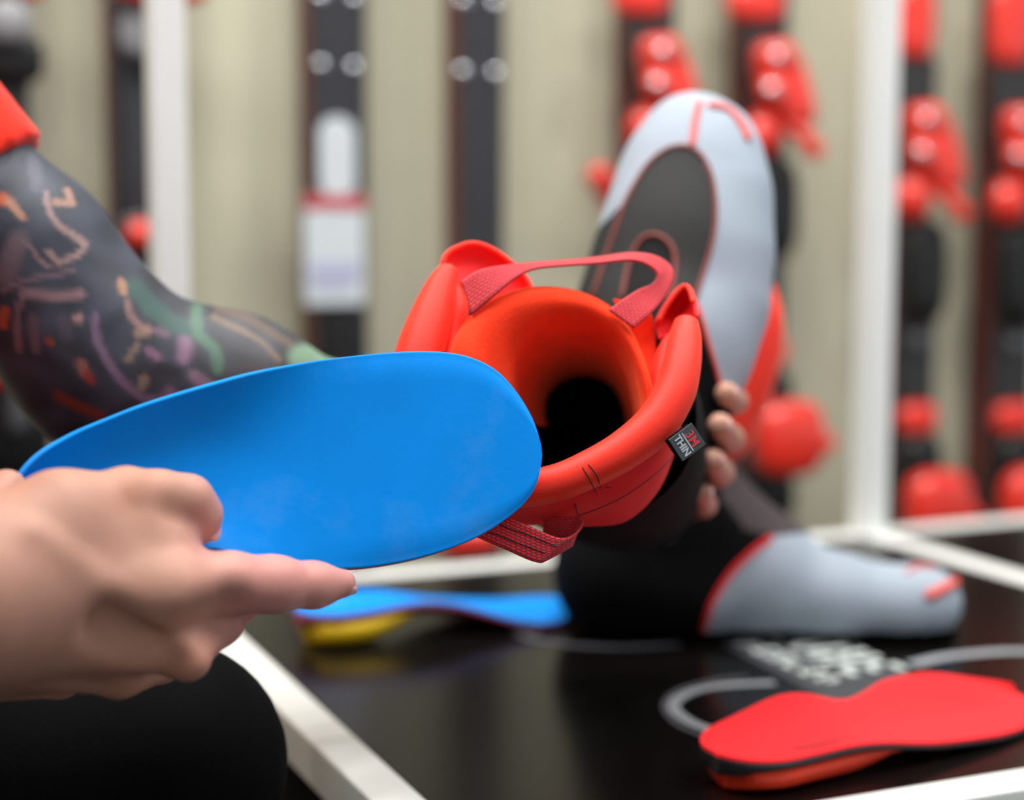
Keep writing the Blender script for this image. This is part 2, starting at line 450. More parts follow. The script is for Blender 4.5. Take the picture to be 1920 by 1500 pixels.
# ------------------------------------------------------------------ display rack (white frame, black tops)
BLc = np.array([-0.281, 1.493, 0.0]); TW, TD, BAR = 0.712, 0.674, 0.030
rack = thing('display_rack', BLc, 'white square-tube display rack with glossy black tops and tall posts', 'display rack', YAW - 0)
def rp(u, v, z): return BLc + u * eu + v * ev + z * ez
def bar(name, u0, u1, v0, v1, z0, z1, m=None, bev=0.0025, lab=None):
    V, Fc = box(rp((u0 + u1) / 2, (v0 + v1) / 2, (z0 + z1) / 2), u1 - u0, v1 - v0, z1 - z0, AX, bev)
    return mk(name, V, Fc, m or M_['white'], rack, smooth=False, label=lab)
b = BAR
bar('tabletop', 0.001, TW - 0.001, 0.001, TD - 0.001, TZ - 0.018, TZ, M_['top'], 0.001)
bar('tabletop', TW + b + 0.001, 1.55, 0.001, TD - 0.001, TZ - 0.018, TZ, M_['top'], 0.001)
zt = TZ + 0.0015
bar('rear_rail', -b, 1.55 + b, -b, 0, TZ - 0.03, zt)
bar('front_rail', -b, 1.55 + b, TD, TD + b, TZ - 0.03, zt)
bar('side_rail', -b, 0, 0, TD, TZ - 0.03, zt)
bar('divider_rail', TW, TW + b, 0, TD, TZ - 0.03, zt)
bar('side_rail', 1.55, 1.55 + b, 0, TD, TZ - 0.03, zt)
bar('post', -b, 0, -b, 0, zt, 2.3)
bar('post', TW, TW + b, -b, 0, zt, 2.3)
bar('post', 1.55, 1.55 + b, -b, 0, zt, 2.3)
bar('top_rail', -b, 1.55 + b, -b, 0, 2.3, 2.33)
for u0 in (-b, TW, 1.55):
    for v0 in (-b, TD): bar('leg', u0, u0 + b, v0, v0 + b, 0.0, TZ - 0.03)
bar('side_panel', -b + 0.006, -b + 0.012, 0, TD, 0.14, TZ - 0.03, M_['hole'], 0.001)  # added matte black sheet that keeps the area under the rail dark
bar('lower_shelf', 0.0, 1.55, 0.02, TD - 0.02, 0.12, 0.14, M_['black'])
# printed footprint outlines and lettering on the top
def strip(pts, wid, z, m, name, closed=True, n=90):
    p = np.array([G(x, y)[:2] for x, y in pts])
    if closed:
        pc = np.vstack([p[-2:], p, p[:3]]); c = crom(pc, (len(pc) - 1) * 8 + 1)[16:16 + len(p) * 8]
        t = np.roll(c, -1, 0) - np.roll(c, 1, 0)
    else:
        c = crom(p, n); t = np.gradient(c, axis=0)
    t /= np.linalg.norm(t, axis=1)[:, None]; nn = np.stack([-t[:, 1], t[:, 0]], 1)
    a, bb = c + nn * wid[0], c + nn * wid[1]; m0 = len(c)
    V = np.vstack([np.column_stack([a, np.full(m0, z)]), np.column_stack([bb, np.full(m0, z)])])
    Fc = [(i, (i + 1) % m0, m0 + (i + 1) % m0, m0 + i) for i in range(m0 if closed else m0 - 1)]
    V, Fc = V, flip_out(V, Fc)
    o = mk(name, V, Fc, m, rack, smooth=False)
    so = o.modifiers.new('thick', 'SOLIDIFY'); so.thickness = 0.0003; so.offset = 1
    return o
ringB_top = [(1345, 1374), (1290, 1352), (1262, 1324), (1292, 1300), (1350, 1287), (1452, 1281)]
strip(ringB_top, (-0.0045, 0.0045), TZ + 0.0003, M_['print'], 'printed_outline', False)
strip([(1330, 1385), (1268, 1357), (1246, 1322), (1276, 1294), (1345, 1277), (1400, 1270)], (-0.0022, 0.0022), TZ + 0.0003, M_['print2'], 'printed_outline', False)
strip([(1708, 1246), (1790, 1230), (1920, 1222), (2050, 1238), (2090, 1285), (2010, 1345), (1925, 1366), (1895, 1372)], (-0.0065, 0.0065), TZ + 0.0003, M_['print'], 'printed_outline', False)
strip([(1100, 1118), (1010, 1140), (968, 1172), (990, 1196), (1070, 1210), (1170, 1214), (1275, 1209)], (-0.005, 0.005), TZ + 0.0003, M_['print2'], 'printed_outline', False)
strip([(1100, 1128), (1020, 1150), (988, 1172), (1005, 1188)], (-0.004, 0.004), TZ + 0.0003, M_['print'], 'printed_outline', False)
# lettering block between the outlines
q = [G(1335, 1197), G(1560, 1318), G(1735, 1282), G(1592, 1200)]
Vq = np.array([[p[0], p[1], TZ + 0.0002] for p in q] + [[p[0], p[1], TZ + 0.0004] for p in q])
mk('printed_panel', Vq, flip_out(Vq, [(0, 1, 2, 3), (7, 6, 5, 4), (0, 1, 5, 4), (1, 2, 6, 5), (2, 3, 7, 6), (3, 0, 4, 7)]), M_['printbox'], rack, smooth=False)
O2 = G(1372, 1205); a1 = G(1560, 1292) - O2; la = np.linalg.norm(a1); a1 /= la; a2 = np.array([-a1[1], a1[0], 0])
if a2 @ cR < 0: a2 = -a2
def glyphs():
    """two rows of bold block strokes, too blurred in the photo to spell"""
    parts = []
    def bx(u, v, du, dv):
        c = O2 + a1 * (u + du / 2) + a2 * (v + dv / 2); parts.append(box((c[0], c[1], TZ + 0.0007), du, dv, 0.0004, np.array([a1, a2, ez])))
    def letter(x, v0, wd, h, st, kind):
        bx(x, v0, st, h)
        if kind in 'EO': bx(x, v0, wd, st); bx(x, v0 + h - st, wd, st)
        if kind in 'EH': bx(x, v0 + (h - st) / 2, wd * .85, st)
        if kind in 'OH': bx(x + wd - st, v0, st, h)
        if kind == 'L': bx(x, v0, wd, st)
    x = 0.0
    for kd in 'OEHLEO': letter(x, 0.0, 0.0165, 0.021, 0.0052, kd); x += 0.0225
    x = -0.010
    for kd in 'EOHE': letter(x, 0.031, 0.0265, 0.052, 0.0085, kd); x += 0.0345
    return join(*parts)
mk('printed_lettering', *glyphs(), M_['print3'], rack, smooth=False)

# ------------------------------------------------------------------ skis on the wall
def wall_hit(x, y, off):
    r = P(x, y, 1) - cO; p0 = Wo + off * ev
    t = ((p0 - cO) @ ev) / (r @ ev); h = cO + r * t
    return (h - Wo) @ eu, h[2]
FACE = 0.060
def ski(xl, xr, label, pieces, top=1.86):
    s0, _ = wall_hit(xl, 400, FACE); s1, _ = wall_hit(xr, 400, FACE); s = (s0 + s1) / 2; hw = (s1 - s0) / 2
    root = thing('ski_pair', wall_pt(s, 0, 0), label, 'skis', YAW)
    def L(u, o, z): return wall_pt(s + u, o, z)
    def board(o0, o1, nm, m, flare=1.0):
        zs = np.linspace(0.02, top, 36); V = []; Fc = []
        for z in zs:
            t = (z - 0.02) / (top - 0.02)
            wv = hw * (1 + 0.28 * abs(t - 0.42) ** 1.6 * 2) * flare
            if t > 0.93: wv *= math.sqrt(max(1 - ((t - 0.93) / 0.072) ** 2, 0.01))
            if t < 0.02: wv *= 0.85
            lift = 0.05 * max(0, (t - 0.86) / 0.14) ** 2
            for (u, o) in ((-wv, o0), (wv, o0), (wv, o1 - 0.002), (wv - 0.003, o1), (-wv + 0.003, o1), (-wv, o1 - 0.002)):
                V.append(L(u, o + (lift if o0 > 0.03 else 0), z))
        n = 6
        for i in range(len(zs) - 1):
            for k in range(n): Fc.append((i * n + k, i * n + (k + 1) % n, (i + 1) * n + (k + 1) % n, (i + 1) * n + k))
        Fc.append(tuple(range(n))[::-1]); Fc.append(tuple((len(zs) - 1) * n + k for k in range(n)))
        return mk(nm, V, flip_out(V, Fc), m, root, smooth=False)
    board(0.006, 0.029, 'rear_ski', M_['skiside'])
    fs = board(0.033, 0.0575, 'front_ski', M_['skiside'])
    # deck sheet of the front ski
    o = board(0.0572, FACE, 'deck', M_['ski'], 0.985)
    for (nm, shape, x0, y0, x1, y1, o0, o1, m) in pieces:
        om = FACE + (o0 + o1) / 2
        u0, z1 = wall_hit(x0, y0, om); u1, z0 = wall_hit(x1, y1, om)
        c = wall_pt((u0 + u1) / 2, om, (z0 + z1) / 2); du, dz, do = u1 - u0, z1 - z0, o1 - o0
        mm = M_[m]
        if shape == 'box': V, Fc = box(c, du, do, dz, AX, min(du, do, dz) * 0.18)
        elif shape == 'ball': V, Fc = ball(c, du / 2, do / 2, dz / 2, AX)
        elif shape == 'pill': V, Fc = ball(c, du / 2, do / 2, dz / 2, AX, 24, 0.62)
        elif shape == 'disc': V, Fc = cyl(c, (du + dz) / 4, do, ev, 24, None, do * 0.2)
        elif shape == 'wedge':
            V, Fc = ball((0, 0, 0), du * 0.36, do / 2, dz / 2, None, 24, 0.6)
            V[:, 0] += -V[:, 2] / dz * du * 0.36; V[:, 1] *= 1 - 0.5 * V[:, 2] / dz
            V = V @ AX + c
        elif shape == 'lever':
            a = wall_pt(u0, FACE + o0, z1); bb = wall_pt(u1, FACE + o1, z0)
            V, Fc = tube([a, (a + bb) / 2 + 0.004 * ev, bb], [0.010, 0.011, 0.014], 14, 12)
        elif shape == 'tab':
            a = wall_pt(u0, FACE + o0, z1); bb = wall_pt(u1, FACE + o1, z0)
            V, Fc = tube([a, a * .62 + bb * .38, bb], [0.0165, 0.0150, 0.007], 16, 14)
        elif shape == 'arm':
            a = wall_pt(u0, FACE + o0, z0); bb = wall_pt(u1, FACE + o1, z1)
            V, Fc = tube([a, (a + bb) / 2 + 0.004 * ev, bb], [0.010, 0.013, 0.012], 14, 12)
        mk(nm, V, Fc, mm, root, smooth=True)
    return root, s
def binding(x, y, k=1.0, yh=0, afd=(-78, -6)):
    """alpine binding; x = left edge of deck, y = top of the dark plate, in the order toe to heel"""
    def b(n, sh, x0, y0, x1, y1, o0, o1, m): return (n, sh, x + x0 * k, y + y0, x + x1 * k, y + y1, o0, o1, m)
    return [b('afd_cover', 'pill', -34 if afd[0] > -100 else -4, afd[0], 68, afd[1], 0.0, 0.03, 'gred'),
            b('base_plate', 'box', -4, afd[1] - 4, 70, 100, 0.0, 0.018, 'charcoal'),
            b('toe_housing', 'wedge', 12, 28, 128, 196, 0.012, 0.062, 'gred'),
            b('toe_knob', 'ball', -4, 160, 62, 250, 0.015, 0.062, 'gred'),
            b('toe_cap', 'ball', 34, 26, 96, 88, 0.035, 0.068, 'gred'), b('glint_dome', 'ball', 50, 46, 74, 70, 0.064, 0.072, 'steel'),  # steel domes added on the toe piece to give bright lamp glints
            b('toe_roller', 'ball', 26, 92, 82, 154, 0.045, 0.072, 'gred'), b('glint_dome', 'ball', 40, 108, 64, 132, 0.068, 0.076, 'steel'),
            b('toe_lever', 'lever', 78, 176, 128, 240, 0.045, 0.06, 'gred'),
            b('brake_pad', 'pill', 8, 245, 92, 440, 0.0, 0.04, 'black'),
            b('track', 'box', 6, 420, 66, 640 + yh, 0.0, 0.012, 'charcoal'),
            b('track_screw', 'ball', 26, 455, 58, 495, 0.012, 0.026, 'dgrey'),
            b('heel_band', 'pill', 2, 585 + yh * .5, 74, 640 + yh * .5, 0.008, 0.04, 'gred'),
            b('heel_body', 'pill', 2, 640 + yh * .5, 78, 780 + yh, 0.0, 0.05, 'black'),
            b('heel_plate', 'ball', 6, 760 + yh, 70, 850 + yh, 0.02, 0.055, 'dgrey'),
            b('heel_lever', 'pill', 20, 706 + yh, 138, 842 + yh, 0.03, 0.085, 'gred'),
            b('heel_tongue', 'lever', 110, 740 + yh, 150, 790 + yh, 0.06, 0.075, 'gred'),
            b('heel_base', 'pill', 6, 830 + yh, 84, 930 + yh, 0.0, 0.05, 'black')]
def screws(xa, xb, y, dx=58, m='steel', r=19):
    return [('screw', 'ball', xx - r * .62, y - r * .62 + dy, xx + r * .62, y + r * .62 + dy, -0.003, 0.006, m) for xx, dy in ((xa, 0), (xb, 4))]
ski(-38, 62, 'black skis behind the red sleeve at the photo\'s left edge, pale disc on binding',
    [('heel_disc', 'disc', -22, -12, 52, 92, 0.02, 0.05, 'grey'), ('heel_lever', 'pill', 38, -50, 84, 2, 0.02, 0.05, 'gred'),
     ('heel_body', 'pill', -40, 60, 84, 160, 0.0, 0.03, 'black'), ('track', 'box', -20, 150, 50, 400, 0, 0.012, 'charcoal'),
     ('toe_housing', 'pill', -40, 690, 100, 905, 0.0, 0.045, 'black'), ('toe_knob', 'ball', -40, 668, 24, 728, 0.03, 0.07, 'gred'),
     ('toe_plate', 'pill', 12, 730, 58, 812, 0.04, 0.055, 'dgrey')])
ski(216, 322, 'black skis half hidden behind the left white post, salmon knob low down',
    [('heel_lever', 'pill', 208, -70, 392, 14, 0.03, 0.075, 'gred'), ('heel_plate', 'pill', 222, 14, 330, 112, 0.02, 0.05, 'grey'),
     ('track', 'box', 226, 112, 310, 400, 0, 0.012, 'ski'), ('knob_ring', 'disc', 222, 400, 292, 470, 0.002, 0.012, 'dgrey'),
     ('release_knob', 'ball', 234, 412, 290, 468, 0.01, 0.045, 'gred'), ('track_end', 'box', 226, 470, 310, 700, 0, 0.02, 'black')])
rt3, s3 = ski(588, 690, 'bare black skis carrying the white price card, steel screw pairs above',
    screws(602, 664, 122) + screws(602, 664, -6) + screws(604, 660, 588, m='dgrey') + [('toe_plate', 'box', 594, 576, 684, 800, 0.0, 0.014, 'black'), ('heel_lever', 'pill', 590, 1000, 690, 1060, 0.02, 0.06, 'gred')])
ski(864, 946, 'plain black skis right of the price card, one pair of steel screws showing',
    screws(868, 930, 134) + screws(868, 930, 2) + [('track', 'box', 872, 480, 938, 960, 0, 0.014, 'black'), ('heel_lever', 'pill', 822, 985, 930, 1036, 0.03, 0.085, 'gred')])
ski(1184, 1262, 'skis with red binding straight behind the raised grey liner toe',
    binding(1182, 38, 1.0, -10) + [('side_lever', 'tab', 1108, 322, 1208, 470, 0.035, 0.008, 'gred')])
ski(1399, 1472, 'skis with red binding between the raised liner and the right white post', binding(1398, 48))
ski(1684, 1742, 'skis with red binding directly right of the right white post', binding(1684, 166, 0.92, 14, (-200, -54)))
ski(1868, 1946, 'skis with red binding cut off by the photo\'s right edge', binding(1864, 172, 1.0, 0, (-210, -46)))
# price card and pill shaped hanger on the third pair
def wcard(name, x0, y0, x1, y1, off, th, m, parent, rad=None):
    u0, z1 = wall_hit(x0, y0, off); u1, z0 = wall_hit(x1, y1, off); c = wall_pt((u0 + u1) / 2, off, (z0 + z1) / 2)
    du, dz = u1 - u0, z1 - z0; rad = rad or min(du, dz) * 0.06; V = []; 
    for o in (-th / 2, th / 2):
        for (sx, sz) in ((1, 1), (-1, 1), (-1, -1), (1, -1)):
            a0 = {(1, 1): 0, (-1, 1): 90, (-1, -1): 180, (1, -1): 270}[(sx, sz)]
            for k in range(7):
                a = math.radians(a0 + 15 * k)
                V.append(c + eu * (sx * (du / 2 - rad) + rad * math.cos(a)) + ez * (sz * (dz / 2 - rad) + rad * math.sin(a)) + ev * o)
    n = 28; Fc = [tuple(range(n)), tuple(range(2 * n - 1, n - 1, -1))] + [(i, (i + 1) % n, n + (i + 1) % n, n + i) for i in range(n)]
    return mk(name, V, flip_out(V, Fc), m, parent, smooth=False)
pc = thing('price_card', wall_pt(s3, FACE + 0.016, 0.64), 'white price card with red header on the black skis above the forearm', 'price card', YAW)
wcard('card', 570, 364, 684, 570, FACE + 0.018, 0.002, M_['card'], pc)
wcard('header_band', 570, 366, 684, 392, FACE + 0.0195, 0.0008, M_['cardred'], pc)
wcard('text_band', 580, 494, 676, 522, FACE + 0.0195, 0.0008, M_['cardlil'], pc)
wcard('text_band', 584, 532, 660, 544, FACE + 0.0195, 0.0008, M_['cardlil'], pc)
ht = thing('hang_tag', wall_pt(s3, FACE + 0.012, 0.87), 'narrow round-topped white tag hanging just above the price card', 'hang tag', YAW)
wcard('tag_body', 598, 218, 666, 372, FACE + 0.012, 0.003, M_['card'], ht, 0.021)
wcard('tag_print', 624, 244, 640, 350, FACE + 0.014, 0.0008, mat('pale_grey_print', (206, 208, 210), 0.6), ht, 0.003)

# ------------------------------------------------------------------ insoles
def outline(u, table):
    x = np.array([t[0] for t in table]); y = np.array([t[1] for t in table])
    return np.interp(u, x, y)
def insole_grid(L, inner, outer, zf, nu=44, nv=15, grow=0.0, u1=1.0):
    """local grid: x along heel->toe, y across; inner/outer half widths"""
    t = (1 - np.cos(np.linspace(0, math.pi, nu))) / 2 * u1
    vv = np.sin(np.linspace(-math.pi / 2, math.pi / 2, nv))
    T = np.zeros((nu, nv, 3))
    for i, u in enumerate(t):
        e0 = 1 - (1 - min(u / 0.13, 1)) ** 2.2; e1 = 1 - (1 - min((1.0001 - u) / 0.22, 1)) ** 2.3
        e = math.sqrt(max(e0, 0)) * math.sqrt(max(e1, 0))
        a, bb = (outline(u, inner) + grow) * e, (outline(u, outer) + grow) * e
        for j, v in enumerate(vv):
            y = v * (bb if v > 0 else a)
            T[i, j] = (u * L, y, zf(u, v))
    return T
def place_grid(T, org, yaw, flip=1):
    c, s = math.cos(yaw), math.sin(yaw); o = T.copy()
    x, y = T[..., 0], T[..., 1] * flip
    o[..., 0] = org[0] + c * x - s * y; o[..., 1] = org[1] + s * x + c * y; o[..., 2] = org[2] + T[..., 2]
    return o
inn = [(0, 0.033), (0.15, 0.034), (0.4, 0.033), (0.55, 0.037), (0.72, 0.051), (0.85, 0.049), (1, 0.036)]
out = [(0, 0.033), (0.15, 0.035), (0.4, 0.040), (0.6, 0.045), (0.72, 0.047), (0.85, 0.044), (1, 0.030)]
def sstep(a, b_, x):
    t = np.clip((x - a) / (b_ - a), 0, 1); return t * t * (3 - 2 * t)
def make_insole(name, label, org, yaw, flip, mats, L=0.272, cup_h=0.012, arch_h=0.008, arch_u=0.37, arch_w=0.15, cl=0.66, mark=None, lift=0.0):
    root = thing(name, org, label, 'insole')
    def zt_(u, v):
        heel = cup_h * (1 - sstep(0.30, 0.86, u)); rim = 0.008 * (1 - sstep(0.25, 0.55, u)) * abs(v) ** 5
        arch = arch_h * math.exp(-((u - arch_u) / arch_w) ** 2) * max(-v, 0) ** 1.6
        toe = 0.004 * sstep(0.8, 1, u) + lift * max(-v, 0) ** 1.3 * sstep(0.46, 0.80, u) * (1 - 0.6 * sstep(0.84, 1, u))
        return 0.0055 + heel + rim + arch + toe
    T = insole_grid(L, inn, out, zt_)
    def lay(nm, dz, th, m, grow, u1=1.0):
        T2 = insole_grid(L, inn, out, lambda u, v: zt_(u, v) - dz, grow=grow, u1=u1)
        W = place_grid(T2, org, yaw, flip); V, Fc = slab(W, th); n_ = len(V) // 2
        V[n_:] = V[:n_] - np.array([0, 0, th]); Fc = flip_out(V, Fc)
        return mk(nm, V, Fc, m, root)
    tc_ = lay('top_cover', 0.0, 0.0028, mats[0], 0.0)
    if mark:
        Vr = np.array([v.co[:] for v in tc_.data.vertices]) + np.asarray(org)
        sk_ = Skin((Vr, [tuple(p.vertices) for p in tc_.data.polygons]))
        for pts, rr in mark:
            q_ = sk_.line(pts, 12, 0.0)
            if len(q_) > 3: v_, f_ = tube(q_, rr, 24, 8); mk('printed_mark', v_, f_, M_['blackfoam'], tc_)
    lay('foam_layer', 0.0026, 0.0026 if mats[3] else 0.002, mats[1], 0.0008)
    # heel cup and arch support under the rear half
    nu, nv = 30, 13; us = (1 - np.cos(np.linspace(0, math.pi / 2 * 1.15, nu))); us = us / us[-1] * cl
    vs = np.sin(np.linspace(-math.pi / 2, math.pi / 2, nv)); Tt = np.zeros((nu, nv, 3)); Bt = np.zeros((nu, nv, 3))
    for i, u in enumerate(us):
        e = math.sqrt(max(1 - (1 - min(u / 0.13, 1)) ** 2.2, 0)) * (1 - 0.45 * sstep(cl * .7, cl, u))
        for j, v in enumerate(vs):
            y = v * (outline(u, out) if v > 0 else outline(u, inn)) * e
            z = min(zt_(u, v * (1 - 0.45 * float(sstep(cl * .7, cl, u)))), zt_(u, v)) - 0.0056
            Tt[i, j] = (u * L + 0.0012, y * 0.98, z)
            k = abs(v) ** 4 * 0.0045 + 0.020 * sstep(cl * .4, cl, u)
            ush = u * L + 0.006 * max(1 - u / 0.16, 0) ** 2
            Bt[i, j] = (ush + 0.0012, y * (0.93 - 0.02 * abs(v)), min(k, z - 0.0006))
    Wt, Wb = place_grid(Tt, org, yaw, flip), place_grid(Bt, org, yaw, flip)
    V, Fc = slab(Wt, 0.001); n = nu * nv; V[n:] = Wb.reshape(-1, 3); Fc = flip_out(V, Fc)
    mk('heel_cup', V, Fc, mats[2], root)
    return root
# red insole at the front of the table
h0 = G(1340, 1484); h1 = G(1950, 1312); yw = math.atan2(h1[1] - h0[1], h1[0] - h0[0])
make_insole('insole', 'red fabric insole with orange-red heel cup lying at the table front', (h0[0], h0[1], TZ + 0.0008), yw, -1, (M_['redtop'], M_['blackfoam'], M_['redcup'], True), 0.287, 0.0095, arch_h=0.013, arch_u=0.36, arch_w=0.2, lift=0.014, mark=[([(1492, 1404), (1530, 1397), (1574, 1386)], 0.0011), ([(1520, 1408), (1548, 1402), (1572, 1396)], 0.0006)])
h0 = G(556, 1208); h1 = G(1146, 1138); yw = math.atan2(h1[1] - h0[1], h1[0] - h0[0])
make_insole('insole', 'blue insole with yellow heel cup lying on the table behind the hand', (h0[0], h0[1], TZ + 0.0008), yw, 1, (M_['blue'], M_['maroon'], M_['yellow'], True), 0.250, 0.015, 0.010, 0.48, 0.17, 0.44)

# the blue insole held up in the hand
topE = [(33, 935), (36, 915), (52, 888), (78, 860), (112, 836), (150, 815), (200, 795), (260, 773), (330, 752), (400, 732), (470, 711), (540, 693), (610, 677), (680, 666), (740, 660), (800, 658), (850, 661), (895, 673), (935, 696), (970, 734), (996, 776), (1011, 815), (1018, 853)]
botE = [(33, 935), (38, 960), (58, 1000), (95, 1032), (140, 1052), (200, 1060), (260, 1056), (330, 1042), (400, 1030), (450, 1044), (500, 1053), (550, 1060), (600, 1064), (650, 1066), (700, 1062), (750, 1054), (800, 1042), (850, 1026), (900, 1004), (945, 976), (985, 942), (1008, 905), (1018, 853)]
def d_ins(x, y): return 0.851 + 5.5e-5 * (x - 700) - 5e-5 * (y - 860)
def held_grid(nu=80, nv=17, grow=0.0, lift=0.0):
    def arc(E):
        E = np.array(E, float); E = crom(E, 400); s = np.concatenate([[0], np.cumsum(np.hypot(*np.diff(E, axis=0).T))]); s /= s[-1]
        t = (1 - np.cos(np.linspace(0, math.pi, nu))) / 2; t = 0.5 * t + 0.5 * np.linspace(0, 1, nu)
        return np.stack([np.interp(t, s, E[:, 0]), np.interp(t, s, E[:, 1])], 1)
    A, B = arc(topE), arc(botE); T = np.zeros((nu, nv, 3)); vs = (1 - np.cos(np.linspace(0, math.pi, nv))) / 2
    n0 = np.cross(P(900, 860, d_ins(900, 860)) - P(300, 860, d_ins(300, 860)), P(700, 700, d_ins(700, 700)) - P(700, 1000, d_ins(700, 1000)))
    n0 /= np.linalg.norm(n0)
    if n0 @ cF > 0: n0 = -n0
    ctr = np.array([500.0, 870.0])
    for i in range(nu):
        for j, v in enumerate(vs):
            p = A[i] * (1 - v) + B[i] * v
            if grow:
                g = p - ctr; p = p + g / np.linalg.norm(g) * grow
            x = (p[0] - 33) / 985; w_ = max(abs(2 * v - 1), float(sstep(0.86, 1, abs(2 * i / (nu - 1) - 1))))
            cup = 0.011 * (1 - sstep(0.2, 0.62, x)) * w_ ** 3 + 0.006 * (1 - sstep(0.0, 0.12, x))
            arch = 0.009 * math.exp(-((x - 0.42) / 0.2) ** 2) * max(1 - 2 * v, 0) ** 2 * (i not in (0, nu - 1))
            roll = -0.0016 * sstep(0.82, 1, w_) * sstep(0.5, 0.7, x)
            T[i, j] = P(p[0], p[1], d_ins(*p)) + n0 * (cup + arch + roll - lift - 0.006 * (1 - sstep(0.05, 0.5, x)))
    return T, n0
T, n_ins = held_grid()
hi_ = thing('insole', T.reshape(-1, 3).mean(0), 'smooth blue insole held up in the foreground hand', 'insole')
V, Fc = slab(T, 0.0026); 
if (V[len(V) // 2:] - V[:len(V) // 2]).mean(0) @ n_ins > 0: V, Fc = slab(T, 0.0026, True)
blueV, blueF = V, Fc
mk('top_cover', V, Fc, M_['blue'], hi_)
T2, _ = held_grid(grow=1.2, lift=0.0026); V, Fc = slab(T2, 0.0014)
if (V[len(V) // 2:] - V[:len(V) // 2]).mean(0) @ n_ins > 0: V, Fc = slab(T2, 0.0014, True)
mk('base_layer', V, Fc, M_['redfoam'], hi_)

# ------------------------------------------------------------------ boot liner held open to the camera
ln = thing('boot_liner', P(1180, 1060, 1.08), 'ski boot liner held up, open red cuff facing us, grey toe raised', 'boot liner')
P_eye = P
def P(x, y, d): return P_eye(x, y, d + LINER_SET)      # whole liner a little farther than first measured
LINER_SET = 0.022
def ring(cx, cy, d, rx, ry, tilt, n=48, pw=0.9):
    o = []
    for k in range(n):
        a = 2 * math.pi * k / n; c_, s_ = math.cos(a), math.sin(a)
        x = cx + rx * math.copysign(abs(c_) ** pw, c_); y = cy + ry * math.copysign(abs(s_) ** pw, s_)
        o.append(P(x, y, d - tilt * (y - cy)))
    return np.array(o)
def loft(rings, cap_end=True):
    n = len(rings[0]); V = np.vstack(rings); Fc = []
    for i in range(len(rings) - 1):
        for k in range(n): Fc.append((i * n + k, i * n + (k + 1) % n, (i + 1) * n + (k + 1) % n, (i + 1) * n + k))
    if cap_end: Fc.append(tuple((len(rings) - 1) * n + k for k in range(n)))
    return V, Fc
def rings_interp(keys, m):
    K = crom(np.array(keys, float), m); return [ring(*k) for k in K]
# cuff: red panel, then black shell
cpath = [(842, 505, .930, 20), (826, 540, .925, 31), (806, 600, .916, 42), (785, 665, .906, 46), (768, 740, .896, 44), (772, 815, .885, 42), (812, 874, .877, 40), (880, 908, .871, 37), (960, 918, .868, 36), (1040, 906, .868, 36), (1105, 880, .869, 37), (1170, 844, .872, 39), (1228, 796, .877, 41), (1262, 742, .884, 41), (1277, 690, .892, 38), (1284, 640, .902, 33), (1287, 606, .910, 24)]
drop = [6, 10, 16, 26, 44, 56, 60, 62, 66, 78, 106, 131, 124, 96, 62, 30, 12]
prow = []
for f_, dd in ((0.0, 0.0), (0.35, 0.002), (0.6, 0.006), (0.85, 0.018), (1.0, 0.036), (1.0, 0.06)):
    prow.append([(x + (6 if x > 1000 else 0) * f_ + (8 * f_ if x < 800 else 0), y + dr * f_, d + 0.004 + dd) for (x, y, d, r), dr in zip(cpath, drop)])
Tp = patch(prow, 22, 90); V1, F1 = slab(Tp, 0.0018); pano = mk('cuff_panel', V1, F1, M_['lred2'], ln)
shell = rings_interp([(1076, 784, 0.952, 230, 194, 1e-4), (1104, 806, 0.985, 216, 196, 8e-5), (1144, 838, 1.05, 180, 186, 5e-5), (1180, 860, 1.12, 148, 172, 0), (1200, 870, 1.17, 128, 140, 0), (1206, 872, 1.195, 60, 70, 0)], 26)
V2, F2 = loft(shell); mk('shell', V2, flip_out(V2, F2), M_['lblack'], ln)
# dark lining inside
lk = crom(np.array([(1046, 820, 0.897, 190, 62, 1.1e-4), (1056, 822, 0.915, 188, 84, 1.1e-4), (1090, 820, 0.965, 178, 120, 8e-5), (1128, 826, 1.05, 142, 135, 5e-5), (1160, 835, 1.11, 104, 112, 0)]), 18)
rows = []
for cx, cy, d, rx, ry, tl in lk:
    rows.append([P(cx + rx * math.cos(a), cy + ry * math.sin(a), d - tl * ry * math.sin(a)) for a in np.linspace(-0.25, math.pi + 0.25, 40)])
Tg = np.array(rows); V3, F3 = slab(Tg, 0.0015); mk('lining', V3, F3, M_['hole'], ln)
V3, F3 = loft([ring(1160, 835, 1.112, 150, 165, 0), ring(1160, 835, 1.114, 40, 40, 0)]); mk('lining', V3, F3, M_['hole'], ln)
# rolled collar
cp = PP(cpath); cr = [c[3] / FPX * c[2] for c in cpath]
V4, F4 = tube(cp, cr, 150, 22); mk('collar', V4, F4, M_['lred'], ln)
# inner fold beside the left flap and inner fold beside the right flap
V, Fc = tube(PP([(846, 530, .934), (856, 570, .930), (852, 620, .924), (846, 690, .915), (850, 760, .905)]), [.004, .0062, .0072, .008, .008], 40, 14); mk('inner_fold', V, Fc, M_['lred'], ln)
V, Fc = tube(PP([(1272, 622, .925), (1254, 650, .922), (1243, 695, .915), (1236, 750, .908), (1222, 800, .900)]), [.003, .0052, .0068, .0074, .007], 40, 14); mk('inner_fold', V, Fc, M_['lred'], ln)
